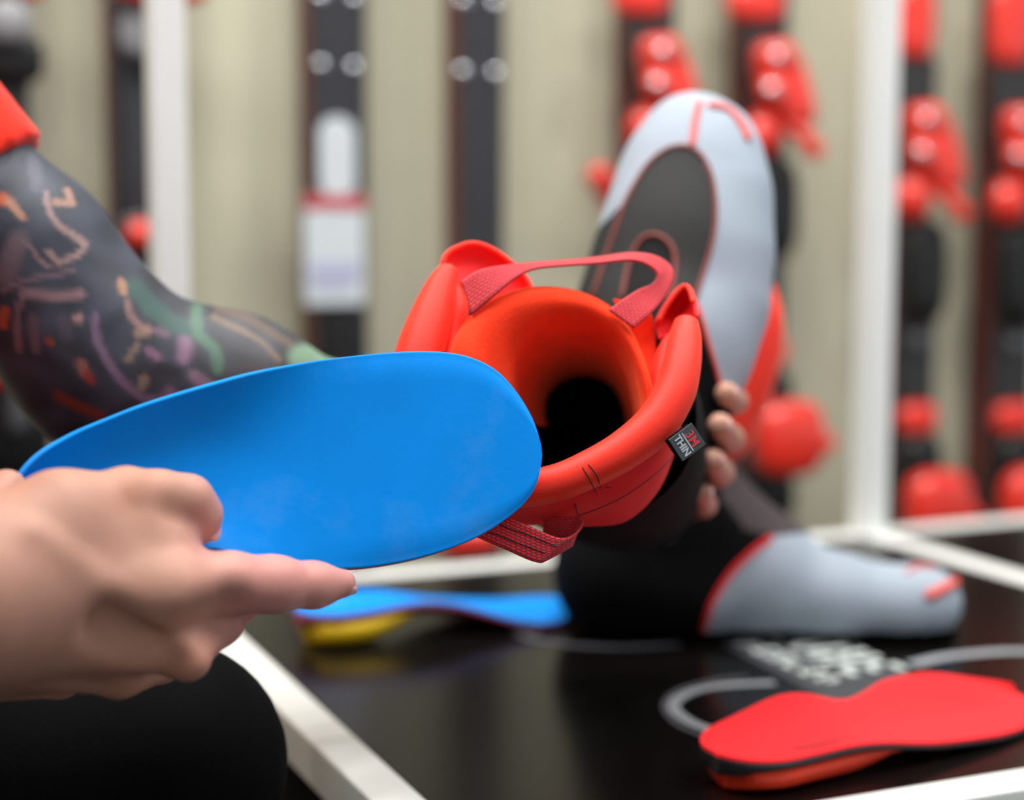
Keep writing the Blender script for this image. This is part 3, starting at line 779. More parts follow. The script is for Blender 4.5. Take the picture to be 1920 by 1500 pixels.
# velvet tongue: an arch that rolls over its crest and funnels inwards
arch = [(852, 780, .888), (840, 720, .890), (846, 650, .896), (876, 598, .905), (922, 560, .912), (982, 540, .917), (1045, 538, .920), (1105, 552, .921), (1156, 584, .918), (1192, 634, .912), (1214, 690, .906), (1227, 748, .900), (1220, 806, .893), (1196, 842, .890)]
A0 = crom(np.array(arch, float), 60); ctr = np.array([1138.0, 813.0])
def arow(s, dd, lo_=0.0):
    o = []
    for i, a in enumerate(A0):
        e = math.sin(math.pi * i / 59) ** 0.5
        o.append(P(ctr[0] + (a[0] - ctr[0]) * s, ctr[1] + (a[1] - ctr[1]) * s, a[2] + dd))
    return np.array(o)
prof = [(0.93, 0.13), (0.955, 0.09), (0.975, 0.05), (0.992, 0.022), (1.0, 0.010), (0.994, 0.002), (0.97, -0.004), (0.935, -0.007), (0.88, -0.0075), (0.80, -0.004), (0.72, 0.004), (0.64, 0.017), (0.57, 0.036), (0.50, 0.062), (0.44, 0.098), (0.39, 0.15)]
Kp = crom(np.array(prof), 44); Tg = np.array([arow(*k) for k in Kp])
V = Tg.reshape(-1, 3); Fc = [(i * 60 + j, i * 60 + j + 1, (i + 1) * 60 + j + 1, (i + 1) * 60 + j) for i in range(43) for j in range(59)]
V5, F5 = V, Fc
mk('tongue', V, flip_out(V, Fc), M_['velvet'], ln)
# flaps
Tl = patch([[(828, 500, .942), (840, 474, .946), (878, 457, .950), (912, 462, .952), (948, 484, .953), (985, 520, .952), (1004, 560, .948)],
            [(832, 512, .942), (850, 500, .949), (880, 490, .953), (912, 496, .955), (944, 514, .955), (974, 542, .953), (992, 574, .949)],
            [(836, 520, .938), (858, 528, .944), (884, 536, .948), (908, 546, .950), (932, 560, .950), (956, 576, .948), (980, 590, .945)]], 20, 34)
V, Fc = slab(Tl, 0.0022); mk('flap', V, Fc, M_['lred2'], ln, sub=1)
V, Fc = tube(np.vstack([Tl[0, 1:-1:3]]), .0016, 50, 8); mk('flap_binding', V, Fc, M_['lred'], ln)
V, Fc = tube(np.vstack([Tl[-1, 0:-4:3]]), .0018, 50, 8); mk('flap_binding', V, Fc, M_['lred'], ln)
Tl2 = patch([[(836, 536, .932), (850, 540, .936), (868, 548, .938)], [(838, 580, .931), (852, 586, .934), (866, 594, .936)], [(842, 640, .928), (852, 640, .929), (862, 640, .930)]], 16, 8)
V, Fc = slab(Tl2, 0.002); mk('flap', V, Fc, M_['lred'], ln, sub=1)
Tr = patch([[(1232, 606, .940), (1246, 578, .945), (1266, 550, .949), (1284, 536, .950), (1297, 552, .944), (1304, 592, .930)],
            [(1234, 616, .944), (1250, 598, .956), (1268, 576, .963), (1282, 566, .962), (1292, 578, .952), (1300, 606, .932)],
            [(1238, 634, .938), (1252, 630, .942), (1268, 622, .942), (1280, 616, .938), (1290, 616, .930), (1298, 622, .922)]], 20, 26)
V, Fc = slab(Tr, 0.0022); mk('flap', V, Fc, M_['lred2'], ln, sub=1)
V, Fc = tube(Tr[0, 1:-1:3], .0015, 50, 8); mk('flap_binding', V, Fc, M_['lred'], ln)
# strip between tongue and dark gap
Tsr = patch([[(1150, 560, .95), (1185, 566, .95), (1222, 590, .95)], [(1176, 620, .95), (1200, 620, .949), (1228, 622, .949)], [(1200, 690, .94), (1216, 690, .94), (1234, 690, .94)], [(1215, 770, .925), (1226, 770, .925), (1236, 770, .925)]], 20, 10)
V, Fc = slab(Tsr, 0.003); mk('inner_strip', V, Fc, M_['velvet'], ln)
# webbing pull loops
def ribbon(A, B, n, th, name, parent):
    a, bb = crom(PP(A), n), crom(PP(B), n); m_ = 9
    T_ = np.stack([a * (1 - t) + bb * t for t in np.linspace(0, 1, m_)], 1)
    mid = T_[:, m_ // 2]; s = np.concatenate([[0], np.cumsum(np.linalg.norm(np.diff(mid, axis=0), axis=1))])
    wd = np.linalg.norm(bb - a, axis=1).mean()
    uv = np.stack([np.repeat(s[:, None], m_, 1), np.repeat(np.linspace(0, wd, m_)[None], n, 0)], -1).reshape(-1, 2)
    V, Fc = slab(T_, th)
    return mk(name, V, Fc, M_['web'], parent, uv=np.vstack([uv, uv])), T_
A = [(866, 528, .915), (900, 508, .915), (950, 499, .918), (1000, 494, .925), (1060, 490, .93), (1120, 484, .935), (1180, 476, .94), (1226, 481, .943), (1256, 500, .942), (1261, 528, .934), (1240, 566, .923), (1216, 592, .912), (1188, 616, .906)]
B = [(884, 592, .903), (925, 558, .904), (965, 525, .908), (1000, 507, .913), (1060, 500, .918), (1120, 496, .921), (1180, 490, .925), (1212, 498, .928), (1230, 515, .928), (1222, 532, .925), (1195, 544, .919), (1167, 562, .913), (1140, 582, .909)]
rb, _ = ribbon(A, B, 90, .0011, 'front_pull_loop', ln)
for lo_, hi2 in ((0.12, 0.30), (0.84, 0.97)):
    pass
A = [(880, 930, .874), (945, 966, .866), (1000, 990, .862), (1048, 1008, .862), (1074, 1002, .864), (1090, 984, .870), (1084, 969, .878), (1050, 970, .884), (1020, 968, .890)]
B = [(830, 978, .872), (898, 1009, .864), (950, 1032, .860), (1000, 1053, .860), (1022, 1050, .862), (1058, 1030, .867), (1070, 1022, .876), (1045, 1028, .884), (1015, 1026, .890)]
rb, Tw = ribbon(A, B, 80, .0012, 'rear_pull_loop', ln)
Vr = np.array([v.co[:] for v in rb.data.vertices]) @ MW[rb.name][:3, :3].T + MW[rb.name][:3, 3]
sk = Skin((Vr, [tuple(p.vertices) for p in rb.data.polygons]))
for pts in ([(900, 970), (926, 979), (960, 993), (985, 1001), (1016, 1013), (1044, 1025)], [(880, 985), (899, 993), (930, 1002), (954, 1012), (993, 1026), (1022, 1037)]):
    q_ = sk.line(pts, 26, 0.0001)
    if len(q_) > 4:
        V, Fc = tube(q_, 0.0003, 80, 6); mk('stitching', V, Fc, M_['thread'], rb)
# stitches lying on collar and panel
sk = Skin((V4, F4), (V1, F1))
for pts in ([(1092, 876), (1106, 900), (1120, 928)], [(1103, 871), (1118, 890), (1128, 919)], [(1135, 914), (1145, 914)], [(1078, 944), (1081, 956), (1084, 969)]):
    q_ = sk.line(pts, 10, 0.0002)
    if len(q_) > 2:
        V, Fc = tube(q_, 0.00028, 24, 6); mk('stitching', V, Fc, M_['thread'], ln)
q_ = sk.line([(1086, 966), (1120, 954), (1160, 936), (1200, 911), (1238, 880), (1268, 848)], 26, 0.0001)
if len(q_) > 4:
    V, Fc = tube(q_, 0.00028, 60, 6); mk('stitching', V, Fc, M_['thread'], ln)
# woven label on the right of the collar
tc0 = P(1288, 829, 0.8665); tx = P(1317, 834, .868) - P(1290.5, 793.7, .866); tw_ = np.linalg.norm(tx); tx /= tw_
ty = P(1290.5, 793.7, .866) - P(1257.6, 837.4, .864); th_ = np.linalg.norm(ty); ty -= tx * (ty @ tx); ty /= np.linalg.norm(ty); tn = np.cross(tx, ty)
if tn @ cF > 0: tn = -tn
V, Fc = box(tc0, tw_, th_, 0.0012, np.array([tx, ty, tn]), 0.0003); lab = mk('woven_label', V, Fc, M_['tagm'], ln, smooth=False, label='small charcoal woven label with red and white lettering')
V, Fc = box(tc0 - tn * 0.0034 - ty * 0.0006, tw_, th_, 0.0040, np.array([tx, ty, tn]), 0.0008); mk('label_fold', V, Fc, M_['hole'], lab, smooth=False)
def text_on(body, size, off, m, parent, sx=1.0):
    cu = bpy.data.curves.new('lettering', 'FONT'); cu.body = body; cu.size = size; cu.align_x = 'CENTER'; cu.align_y = 'CENTER'; cu.extrude = 0.00012; cu.resolution_u = 3; cu.offset = size * 0.02
    o = bpy.data.objects.new('tmp_text', cu); COL.objects.link(o); bpy.context.view_layer.update()
    me = bpy.data.meshes.new_from_object(o.evaluated_get(bpy.context.evaluated_depsgraph_get()))
    v = np.array([p.co[:] for p in me.vertices]); f = [tuple(p.vertices) for p in me.polygons]
    bpy.data.objects.remove(o); bpy.data.meshes.remove(me)
    Wv = tc0 + (v[:, :1] * sx) * tx + (v[:, 1:2] + off) * ty + (v[:, 2:3] + 0.00075) * tn
    return mk('lettering', Wv, f, m, parent, smooth=False)
text_on('3M', 0.0070, th_ * 0.20, M_['tagred'], lab, 0.95)
text_on('THIN', 0.0056, -th_ * 0.22, M_['tagwhite'], lab, 0.9)
V, Fc = box(tc0 + tn * 0.0007 + ty * 0.0002, tw_ * 0.8, 0.0006, 0.0002, np.array([tx, ty, tn])); mk('label_line', V, Fc, M_['tagwhite'], lab, smooth=False)
# foot of the liner
def fd(y): return 1.135 + (800 - y) * 1.0e-4
def liner_foot(X):
    def ch(pts, k=0.02): return chain(X, [(P(x, y, fd(y) + dd), r) for x, y, dd, r in pts], k)
    L_ = ch([(1150, 690, 0, .034), (1186, 560, 0, .031), (1214, 470, 0, .030), (1238, 390, 0, .030), (1254, 330, .004, .029), (1290, 270, .008, .0285)])
    R_ = ch([(1285, 760, 0, .026), (1316, 660, 0, .029), (1346, 570, 0, .031), (1354, 470, 0, .031), (1352, 370, 0, .031), (1334, 292, .006, .030), (1300, 270, .008, .0285)])
    C_ = ch([(1195, 820, -.01, .05), (1240, 640, -.01, .044), (1275, 470, -.002, .040), (1298, 350, .006, .034)])
    return smin(smin(L_, R_, .03), C_, .03)
lo = PP([(1040, 1000, 1.02), (1500, 150, 1.26)]); 
V, Fc = nets(liner_foot, lo.min(0) - .05, lo.max(0) + .05, 0.0026); V = relax(V, Fc, 2)
px = proj(V); N = vnorm(V, Fc); front = (N @ cF) < 0.15
cen = px[Fc].mean(1); ff = front[Fc].sum(1) >= 2
patchP = [(1000, 650), (1040, 560), (1100, 450), (1168, 380), (1210, 314), (1248, 281), (1285, 274), (1314, 290), (1334, 330), (1342, 390), (1336, 450), (1318, 515), (1302, 565), (1292, 600), (1290, 700), (1200, 720)]
ovalP = [(1150, 640), (1165, 560), (1178, 500), (1196, 456), (1222, 440), (1250, 451), (1265, 480), (1262, 530), (1246, 590), (1230, 660)]
blackP = [(1292, 600), (1302, 568), (1316, 600), (1330, 650), (1345, 702), (1352, 730), (1420, 760), (1400, 1100), (1000, 1100), (1000, 720), (1085, 640), (1200, 720), (1290, 700)]
isO = ff & inpoly(cen, ovalP); isP = ff & inpoly(cen, patchP) & ~isO; isB = inpoly(cen, blackP) & ~isO & ~isP
sole = ((N @ cF) > 0.75)[Fc].sum(1) >= 3
isS = sole & ~isO & ~isP & ~isB; isG = ~(isO | isP | isB | isS)
for nm, kk, m in (('toe_box', isG, 'lgrey'), ('vamp_patch', isP, 'patch'), ('vamp_oval', isO, 'oval'), ('heel', isB, 'lblack'), ('sole', isS, 'lblack')):
    v, f = submesh(V, Fc, kk); mk(nm, v, f, M_[m], ln)
sf = Skin((V, Fc))
for pts, r, m in (([(1110, 560), (1136, 480), (1160, 412), (1174, 376), (1210, 314), (1248, 281), (1285, 274), (1314, 290), (1334, 330), (1342, 390), (1336, 450), (1318, 515), (1302, 565)], .0016, 'piping'),
                  ([(1165, 560), (1178, 500), (1196, 456), (1222, 440), (1250, 451), (1265, 480), (1262, 530), (1248, 585)], .0017, 'piping'),
                  ([(1304, 566), (1316, 600), (1330, 650), (1345, 702), (1352, 735)], .0016, 'seam'),
                  ([(1312, 192), (1304, 225), (1298, 272)], .0022, 'seam'), ([(1330, 198), (1364, 206), (1388, 232), (1402, 262)], .0030, 'seam')):
    q_ = sf.line(pts, 30, 0.0002)
    if len(q_) > 3: v, f = tube(q_, r, 60, 8); mk('piping', v, f, M_[m], ln)

P = P_eye
# ------------------------------------------------------------------ second liner standing on the table
D2 = 1.395
ln2 = thing('boot_liner', (*G(1400, 1178)[:2], TZ), 'black ski boot liner with grey toe standing on the table top', 'boot liner')
def stand(X):
    d = None
    def add(pts, k):
        nonlocal d
        for o in (-.019, .019):
            c_ = chain(X, [(P(x, y, D2 + o), r) for x, y, r in pts], .02); d = c_ if d is None else smin(d, c_, k)
    add([(1150, 1092, .040), (1290, 1100, .040), (1430, 1096, .0375), (1560, 1122, .034), (1680, 1136, .0285), (1732, 1130, .030)], .02)
    add([(1165, 1060, .046), (1215, 900, .050), (1275, 720, .052), (1330, 560, .053)], .03)
    add([(1330, 980, .042), (1430, 1030, .030)], .03)
    d = np.maximum(d, (TZ + .0015) - X[..., 2])
    return d
lo = PP([(1000, 1240, 1.25), (1000, 1240, 1.55), (1850, 480, 1.25), (1850, 480, 1.55)])
V, Fc = nets(stand, lo.min(0), lo.max(0), 0.0032); V = relax(V, Fc, 2)
cap_z = P(1330, 545, D2); axis_up = P(1330, 560, D2) - P(1275, 720, D2); axis_up /= np.linalg.norm(axis_up)
px = proj(V); cen = px[Fc].mean(1); zc = V[Fc].mean(1)[:, 2]; above = ((V[Fc].mean(1) - P(1322, 580, D2)) @ axis_up) > 0
greyP = [(1316, 1240), (1318, 1180), (1335, 1130), (1370, 1075), (1410, 1035), (1447, 1006), (1500, 1000), (1900, 1000), (1900, 1240)]
insP = [(1447, 1006), (1395, 990), (1350, 930), (1372, 850), (1440, 850), (1560, 940), (1560, 1012), (1500, 1012)]
isSo = zc < TZ + .010; isG = inpoly(cen, greyP) & ~isSo; isI = inpoly(cen, insP) & ~isG & ~isSo; isB = ~(isG | isI | isSo) & ~above
for nm, kk, m in (('toe_box', isG, 'lgrey'), ('instep', isI, 'instep'), ('shell', isB, 'lblack'), ('sole', isSo, 'hole')):
    v, f = submesh(V, Fc, kk); mk(nm, v, f, M_[m], ln2)
sf = Skin((V, Fc))
for pts, r, m in (([(1318, 1182), (1335, 1130), (1370, 1075), (1410, 1035), (1446, 1008)], .0022, 'lred2'), ([(1738, 1118), (1765, 1106), (1790, 1092)], .0042, 'seam'), ([(1700, 1072), (1725, 1062), (1750, 1066)], .002, 'seam')):
    q_ = sf.line(pts, 24, 0.0003)
    if len(q_) > 3: v, f = tube(q_, r, 50, 8); mk('piping', v, f, M_[m], ln2)
Tt = patch([[(1436, 514, D2 - .03), (1444, 530, D2), (1440, 520, D2 + .03)], [(1462, 590, D2 - .035), (1470, 610, D2), (1462, 590, D2 + .035)], [(1452, 690, D2 - .035), (1458, 700, D2), (1450, 690, D2 + .035)], [(1410, 800, D2 - .035), (1420, 810, D2), (1412, 800, D2 + .035)], [(1366, 860, D2 - .03), (1380, 870, D2), (1370, 860, D2 + .03)]], 26, 12)
v, f = slab(Tt, .004); mk('tongue', v, f, M_['lred'], ln2)
Tt = patch([[(1436, 514, D2 - .03), (1400, 520, D2 - .045), (1350, 530, D2 - .055)], [(1462, 590, D2 - .035), (1420, 600, D2 - .05), (1360, 610, D2 - .06)], [(1452, 690, D2 - .035), (1410, 710, D2 - .05), (1340, 720, D2 - .06)], [(1410, 800, D2 - .035), (1370, 810, D2 - .05), (1310, 815, D2 - .058)], [(1366, 860, D2 - .03), (1345, 862, D2 - .045), (1300, 860, D2 - .055)]], 26, 12)
v, f = slab(Tt, .003); mk('side_panel', v, f, M_['lred'], ln2)
cc = P(1322, 578, D2); sx_ = np.cross(axis_up, cF); sx_ /= np.linalg.norm(sx_); sy_ = np.cross(axis_up, sx_)
rp_ = [cc + .047 * math.cos(a) * sx_ + .064 * math.sin(a) * sy_ for a in np.linspace(0, 2 * math.pi, 24, endpoint=False)]
v, f = tube(rp_, .0085, closed=True, sides=12); mk('collar', v, f, M_['lred'], ln2)
v, f = join(loft([np.array([cc + k * (.047 * math.cos(a) * sx_ + .064 * math.sin(a) * sy_) - axis_up * h for a in np.linspace(0, 2 * math.pi, 24, endpoint=False)]) for k, h in ((1.0, 0), (.92, .01), (.8, .05), (.75, .1))])); mk('lining', v, f, M_['hole'], ln2)
v, f = box(sf.hit(1242, 975, .0004) if sf.hit(1242, 975) is not None else P(1242, 975, 1.34), .008, .034, .002, np.array([cR * .94 + cU * .34, cU * .94 - cR * .34, cF]), .0008); mk('reflective_tab', v, f, M_['dgrey'], ln2)

# ------------------------------------------------------------------ the person whose two hands are seen
per = thing('person', (-0.62, 0.84, 0.0), 'person in red T-shirt and black trousers holding insole and liner, left arm tattooed', 'person')
sk_rgb = np.array(s2l((190, 142, 123))); sk_pink = np.array(s2l((204, 142, 134))); sk_warm = np.array(s2l((194, 134, 110)))
# right hand, foreground
def Pt(x, y, d, r): return (P(x, y, d), r)
thumb = [Pt(236, 928, .785, .0125), Pt(300, 930, .794, .0112), Pt(352, 938, .803, .0112), Pt(374, 966, .808, .0098), Pt(378, 988, .8115, .0080)]
index = [Pt(330, 1112, .785, .0165), Pt(430, 1096, .798, .0146), Pt(516, 1096, .811, .0127), Pt(590, 1097, .824, .0105), Pt(640, 1094, .832, .0072)]
middle = [Pt(345, 1218, .790, .0125), Pt(412, 1166, .812, .0105), Pt(455, 1125, .838, .0092), Pt(440, 1080, .857, .0085), Pt(410, 1056, .857, .0072)]
ringf = [Pt(225, 1262, .800, .0120), Pt(300, 1235, .835, .0112), Pt(370, 1160, .862, .0098), Pt(370, 1100, .866, .0082), Pt(350, 1070, .860, .0070)]
pinky = [Pt(110, 1262, .815, .0110), Pt(190, 1245, .850, .0096), Pt(260, 1180, .868, .0085), Pt(270, 1120, .866, .0070), Pt(262, 1095, .862, .0062)]
wristR = P(-70, 1130, .742); elbR = np.array([-.47, .60, .705]); shR = np.array([-.50, .66, .97])
def right_hand(X):
    d = cap(X, P(-40, 1090, .748), P(320, 1108, .781), .027, .0165)
    d = smin(d, cap(X, P(-40, 1150, .756), P(330, 1214, .792), .026, .0125), .012)
    d = smin(d, cap(X, P(-50, 1200, .768), P(220, 1256, .802), .022, .0120), .012)
    d = smin(d, cap(X, P(-60, 1232, .782), P(110, 1264, .815), .0215, .0115), .012)
    th_ = smin(cap(X, P(-70, 1060, .745), P(110, 966, .768), .022, .0185), cap(X, P(110, 966, .768), P(236, 930, .785), .0175, .0125), .012)
    d = smin(d, th_, .020)
    d = smin(d, cap(X, P(120, 1000, .768), P(300, 1030, .790), .017, .0130), .016)      # web of the thumb
    d = smin(d, cap(X, P(250, 985, .788), P(330, 1012, .800), .0125, .0100), .012)
    d = smin(d, cap(X, P(60, 1150, .800), P(250, 1170, .822), .020, .016), .02)         # palm
    for t, k in ((thumb, .005), (index, .010), (middle, .005), (ringf, .005), (pinky, .005)):
        d = smin(d, chain(X, t, .006), k)
    # knuckles and tendons
    d = smin(d, cap(X, P(348, 1232, .783), P(352, 1238, .783), .0095, .0095), .008)
    d = smin(d, cap(X, P(60, 1000, .737), P(348, 1215, .7765), .0012, .0048), .010)
    d = smin(d, cap(X, P(40, 1180, .752), P(228, 1250, .790), .0030, .0042), .010)
    d = smin(d, cap(X, P(500, 1088, .806), P(520, 1092, .808), .006, .006), .010)
    for a_, b_, r_ in ((P(200, 1168, .7545), P(318, 1236, .7680), .0075), (P(385, 1168, .7745), P(432, 1158, .7825), .0060)):
        d = -smin(-d, cap(X, a_, b_, r_ * .7, r_), .018)
    # wrist and forearm
    d = smin(d, cap(X, P(-40, 1120, .750), wristR, .030, .0285), .03)
    d = smin(d, cap(X, wristR, elbR * .45 + wristR * .55, .027, .037), .02)
    d = smin(d, cap(X, elbR * .45 + wristR * .55, elbR, .037, .041), .02)
    d = smin(d, cap(X, elbR, shR, .043, .052), .02)
    d = smin(d, cap(X, P(-30, 980, .775), P(12, 918, .792), .011, .0095), .006)
    return d
lo = np.array([wristR - .03, *[p for p, _ in thumb + index + middle + ringf + pinky]])
Vh, Fh = nets(right_hand, lo.min(0) - .035, lo.max(0) + .02, 0.0016)
Vh = relax(Vh, Fh, 2)
# the same flesh carried on at a coarser step up the arm
Va, Fa = nets(right_hand, np.min([elbR, shR, wristR], 0) - .07, np.max([elbR, shR, wristR], 0) + np.array([-.01, .07, .07]), 0.006)
kp = (Va[Fa].mean(1)[:, 0] < wristR[0] - .01); Va, Fa = submesh(Va, Fa, kp)
# left arm, tattooed, reaching behind the insole
elbL = P(200, 690, 1.03); shL = np.array([-.42, 1.02, .965]); wrL = P(900, 850, 1.185)
def Lp(x, y, d, r): return (P(x, y, d), r)
lf = [[Lp(1180, 790, 1.262, .0115), Lp(1326, 775, 1.232, .0092), Lp(1376, 752, 1.165, .0086), Lp(1362, 738, 1.118, .0078)],
      [Lp(1180, 836, 1.268, .0115), Lp(1328, 840, 1.235, .0094), Lp(1368, 822, 1.160, .0090), Lp(1350, 798, 1.102, .0083)],
      [Lp(1170, 880, 1.268, .0115), Lp(1314, 905, 1.235, .0092), Lp(1350, 886, 1.160, .0088), Lp(1336, 864, 1.100, .0080)],
      [Lp(1150, 920, 1.262, .0105), Lp(1284, 956, 1.230, .0082), Lp(1320, 946, 1.160, .0078), Lp(1314, 924, 1.105, .0070)]]
thL = [Lp(925, 820, 1.20, .015), Lp(925, 760, 1.18, .012), Lp(930, 705, 1.15, .010), Lp(938, 680, 1.12, .0085)]
def left_arm(X):
    d = cap(X, shL, elbL, .054, .047)
    d = smin(d, cap(X, P(60, 480, 1.015), P(140, 590, 1.02), .049, .047), .02)
    mid = P(430, 745, 1.05); d = smin(d, cap(X, elbL, mid, .047, .0465), .03)
    m2 = P(650, 806, 1.10); d = smin(d, cap(X, mid, m2, .0465, .0370), .03)
    d = smin(d, cap(X, m2, wrL, .0365, .0275), .02)
    d = smin(d, cap(X, wrL, P(980, 852, 1.22), .0275, .025), .02)
    for y in (790, 836, 880, 920): d = smin(d, cap(X, P(950, 850 + (y - 850) * .4, 1.21), P(1180, y, 1.266), .016, .0120), .015)
    for f in lf + [thL]: d = smin(d, chain(X, f, .006), .005)
    return d
lo = np.array([shL, elbL, wrL, *[p for f in lf + [thL] for p, _ in f]])
Vl, Fl = nets(left_arm, lo.min(0) - .065, lo.max(0) + .065, 0.0027); Vl = relax(Vl, Fl, 2)
# torso, head and legs under the clothes
hipL, hipR = np.array([-.60, .93, .525]), np.array([-.60, .75, .50]); knL, knR = np.array([-.195, .925, .532]), np.array([-.20, .70, .49])
ftL, ftR = np.array([-.20, .92, .06]), np.array([-.20, .70, .06]); hd = np.array([-.40, .84, 1.235])
hf = np.array([.93, .0, -.36]); hf /= np.linalg.norm(hf); hu = np.array([.36, 0, .93]); hu /= np.linalg.norm(hu); hs = np.array([0, 1.0, 0])
def H(f, s, u): return hd + f * hf + s * hs + u * hu
def torso(X, g=0.0):
    pel, ch_ = np.array([-.62, .84, .53]), np.array([-.50, .84, .90])
    d = smin(cap(X, pel + [0, .06, 0], ch_ + [0, .075, 0], .105, .10), cap(X, pel - [0, .06, 0], ch_ - [0, .075, 0], .105, .10), .08)
    d = smin(d, cap(X, shL, shR, .062, .062), .07)
    return d - g
def legs(X, g=0.0):
    d = None
    for h_, k_, f_ in ((hipL, knL, ftL), (hipR, knR, ftR)):
        c_ = smin(cap(X, h_, k_, .080, .058), cap(X, k_, f_, .056, .038), .02); d = c_ if d is None else smin(d, c_, .03)
    return smin(d, cap(X, hipL, hipR, .10, .10), .05) - g
def head(X):
    d = smin(cap(X, H(-.015, 0, .03), H(.01, 0, .035), .088, .082), cap(X, H(.03, 0, -.02), H(.055, 0, -.085), .066, .036), .05)
    d = smin(d, cap(X, H(.095, 0, .01), H(.112, 0, -.03), .008, .013), .014)       # nose
    d = smin(d, cap(X, H(.088, -.03, .028), H(.088, .03, .028), .010, .010), .02)   # brow
    d = smin(d, cap(X, H(.088, -.018, -.062), H(.088, .018, -.062), .0075, .0075), .010)  # lips
    for s in (-1, 1):
        d = smin(d, cap(X, H(-.01, s * .085, .015), H(0, s * .085, -.02), .014, .009), .008)   # ears
        e = np.linalg.norm(X - H(.090, s * .032, .008).astype(np.float32), axis=-1) - .013; d = np.maximum(d, -e)
    d = smin(d, cap(X, H(-.03, 0, -.06), np.array([-.48, .84, 1.02]), .055, .06), .03)
    return d
def all_core(X): return smin(smin(torso(X, -.008), legs(X, -.006), .05), head(X), .02)
Vt, Ft = nets(all_core, (-.80, .58, -.02), (-.10, 1.10, 1.40), 0.0095); Vt = relax(Vt, Ft, 2)
# colour of the skin, with the tattoo laid along the left arm
def tone(V, base): return np.repeat(base[None], len(V), 0)
ch = tone(Vh, sk_rgb); pxh = proj(Vh)
wf = np.clip((pxh[:, 0] - 330) / 180, 0, 1)[:, None]; ch = ch * (1 - wf) + sk_pink * wf
for (x, y, r, c_) in ((250, 905, 60, sk_warm), (345, 1235, 60, sk_warm), (505, 1075, 40, sk_pink), (385, 980, 45, sk_pink), (225, 1270, 60, sk_warm)):
    k_ = np.exp(-((pxh[:, 0] - x) ** 2 + (pxh[:, 1] - y) ** 2) / r ** 2)[:, None]; ch = ch * (1 - .6 * k_) + np.asarray(c_) * .6 * k_
cl = tone(Vl, np.array(s2l((60, 66, 80)))); pxl = proj(Vl)
warp = pxl + np.stack([2.5 * np.sin(pxl[:, 1] / 19 + 1), 2.5 * np.sin(pxl[:, 0] / 23)], 1)
nz = np.sin(pxl[:, 0] / 23 + 2 * np.sin(pxl[:, 1] / 31)) * np.sin(pxl[:, 1] / 27 + 1.5 * np.sin(pxl[:, 0] / 41))
cl *= (1 + .35 * nz)[:, None]
cl += np.clip((pxl[:, 0] - 200) / 400, 0, 1)[:, None] * np.array([.012, .006, -.012])
INK = [([(89, 362), (93, 395), (105, 418), (131, 437), (161, 460), (149, 477), (112, 491), (93, 470)], 6, (172, 142, 138)), ([(107, 376), (138, 381), (128, 355)], 6, (184, 140, 122)),
       ([(7, 374)], 12, (222, 110, 66)), ([(21, 381), (40, 409)], 8, (196, 146, 120)), ([(47, 453), (77, 486), (95, 500)], 4, (150, 124, 126)), ([(34, 455), (22, 490), (10, 520)], 20, (118, 102, 110)),
       ([(44, 552), (149, 552)], 9, (164, 132, 138)), ([(44, 552), (35, 572), (33, 657)], 6, (140, 112, 122)), ([(63, 597), (65, 657)], 8, (116, 92, 100)), ([(0, 548), (44, 529), (90, 515), (140, 505)], 5, (128, 108, 120)),
       ([(9, 585), (9, 610)], 9, (206, 92, 46)), ([(149, 597)], 9, (196, 156, 152)), ([(120, 600), (125, 625)], 14, (88, 84, 100)), ([(180, 597), (182, 643), (198, 678), (229, 713), (268, 744), (303, 755)], 8, (140, 116, 146)),
       ([(149, 681), (158, 698)], 9, (176, 116, 104)), ([(162, 702), (174, 718)], 7, (170, 56, 36)), ([(227, 529), (229, 545)], 8, (196, 148, 116)), ([(236, 562), (247, 590), (268, 611), (280, 620)], 6, (160, 126, 122)), ([(262, 622), (278, 618)], 10, (158, 130, 116)),
       ([(257, 643), (238, 671)], 6, (150, 132, 118)), ([(275, 655), (294, 671)], 8, (150, 116, 142)), ([(296, 620), (312, 628)], 8, (128, 100, 122)), ([(348, 640), (342, 672)], 13, (156, 122, 152)), ([(364, 704), (392, 720)], 11, (148, 118, 142)),
       ([(271, 709), (268, 722)], 9, (150, 130, 116)), ([(322, 738), (306, 755)], 11, (140, 110, 140)), ([(252, 536), (280, 573), (327, 611), (364, 620)], 16, (62, 98, 90)), ([(369, 580), (373, 625), (401, 653), (408, 690)], 11, (88, 128, 108)),
       ([(560, 668), (610, 664), (640, 672)], 22, (132, 172, 144)), ([(400, 590), (450, 618), (490, 642), (520, 672)], 6, (128, 110, 98)), ([(93, 639)], 8, (178, 74, 38)), ([(112, 741), (150, 765), (187, 783)], 9, (150, 60, 36)), ([(410, 575), (470, 600), (540, 640)], 8, (110, 94, 86)),
       ([(60, 300), (70, 350)], 12, (96, 100, 116)), ([(430, 700), (480, 690), (520, 720)], 10, (70, 66, 72)), ([(300, 690), (330, 700)], 12, (40, 42, 50))]
for line, r, c_ in INK:
    k_ = 1 - sstep(r * .55, r * 1.5, dist_poly(warp, line)); cl = cl * (1 - .72 * k_[:, None]) + np.array(s2l(c_)) * .72 * k_[:, None]
kf = sstep(860, 960, pxl[:, 0])[:, None]; cl = cl * (1 - kf) + sk_rgb * kf
cl = np.clip(cl, .004, 1)
Vb, Fb = join((Vh, Fh), (Va, Fa), (Vl, Fl), (Vt, Ft))
colr = np.vstack([ch, tone(Va, sk_rgb), cl, tone(Vt, sk_rgb)])
mk('body', Vb, Fb, M_['skin'], per, colors=colr)
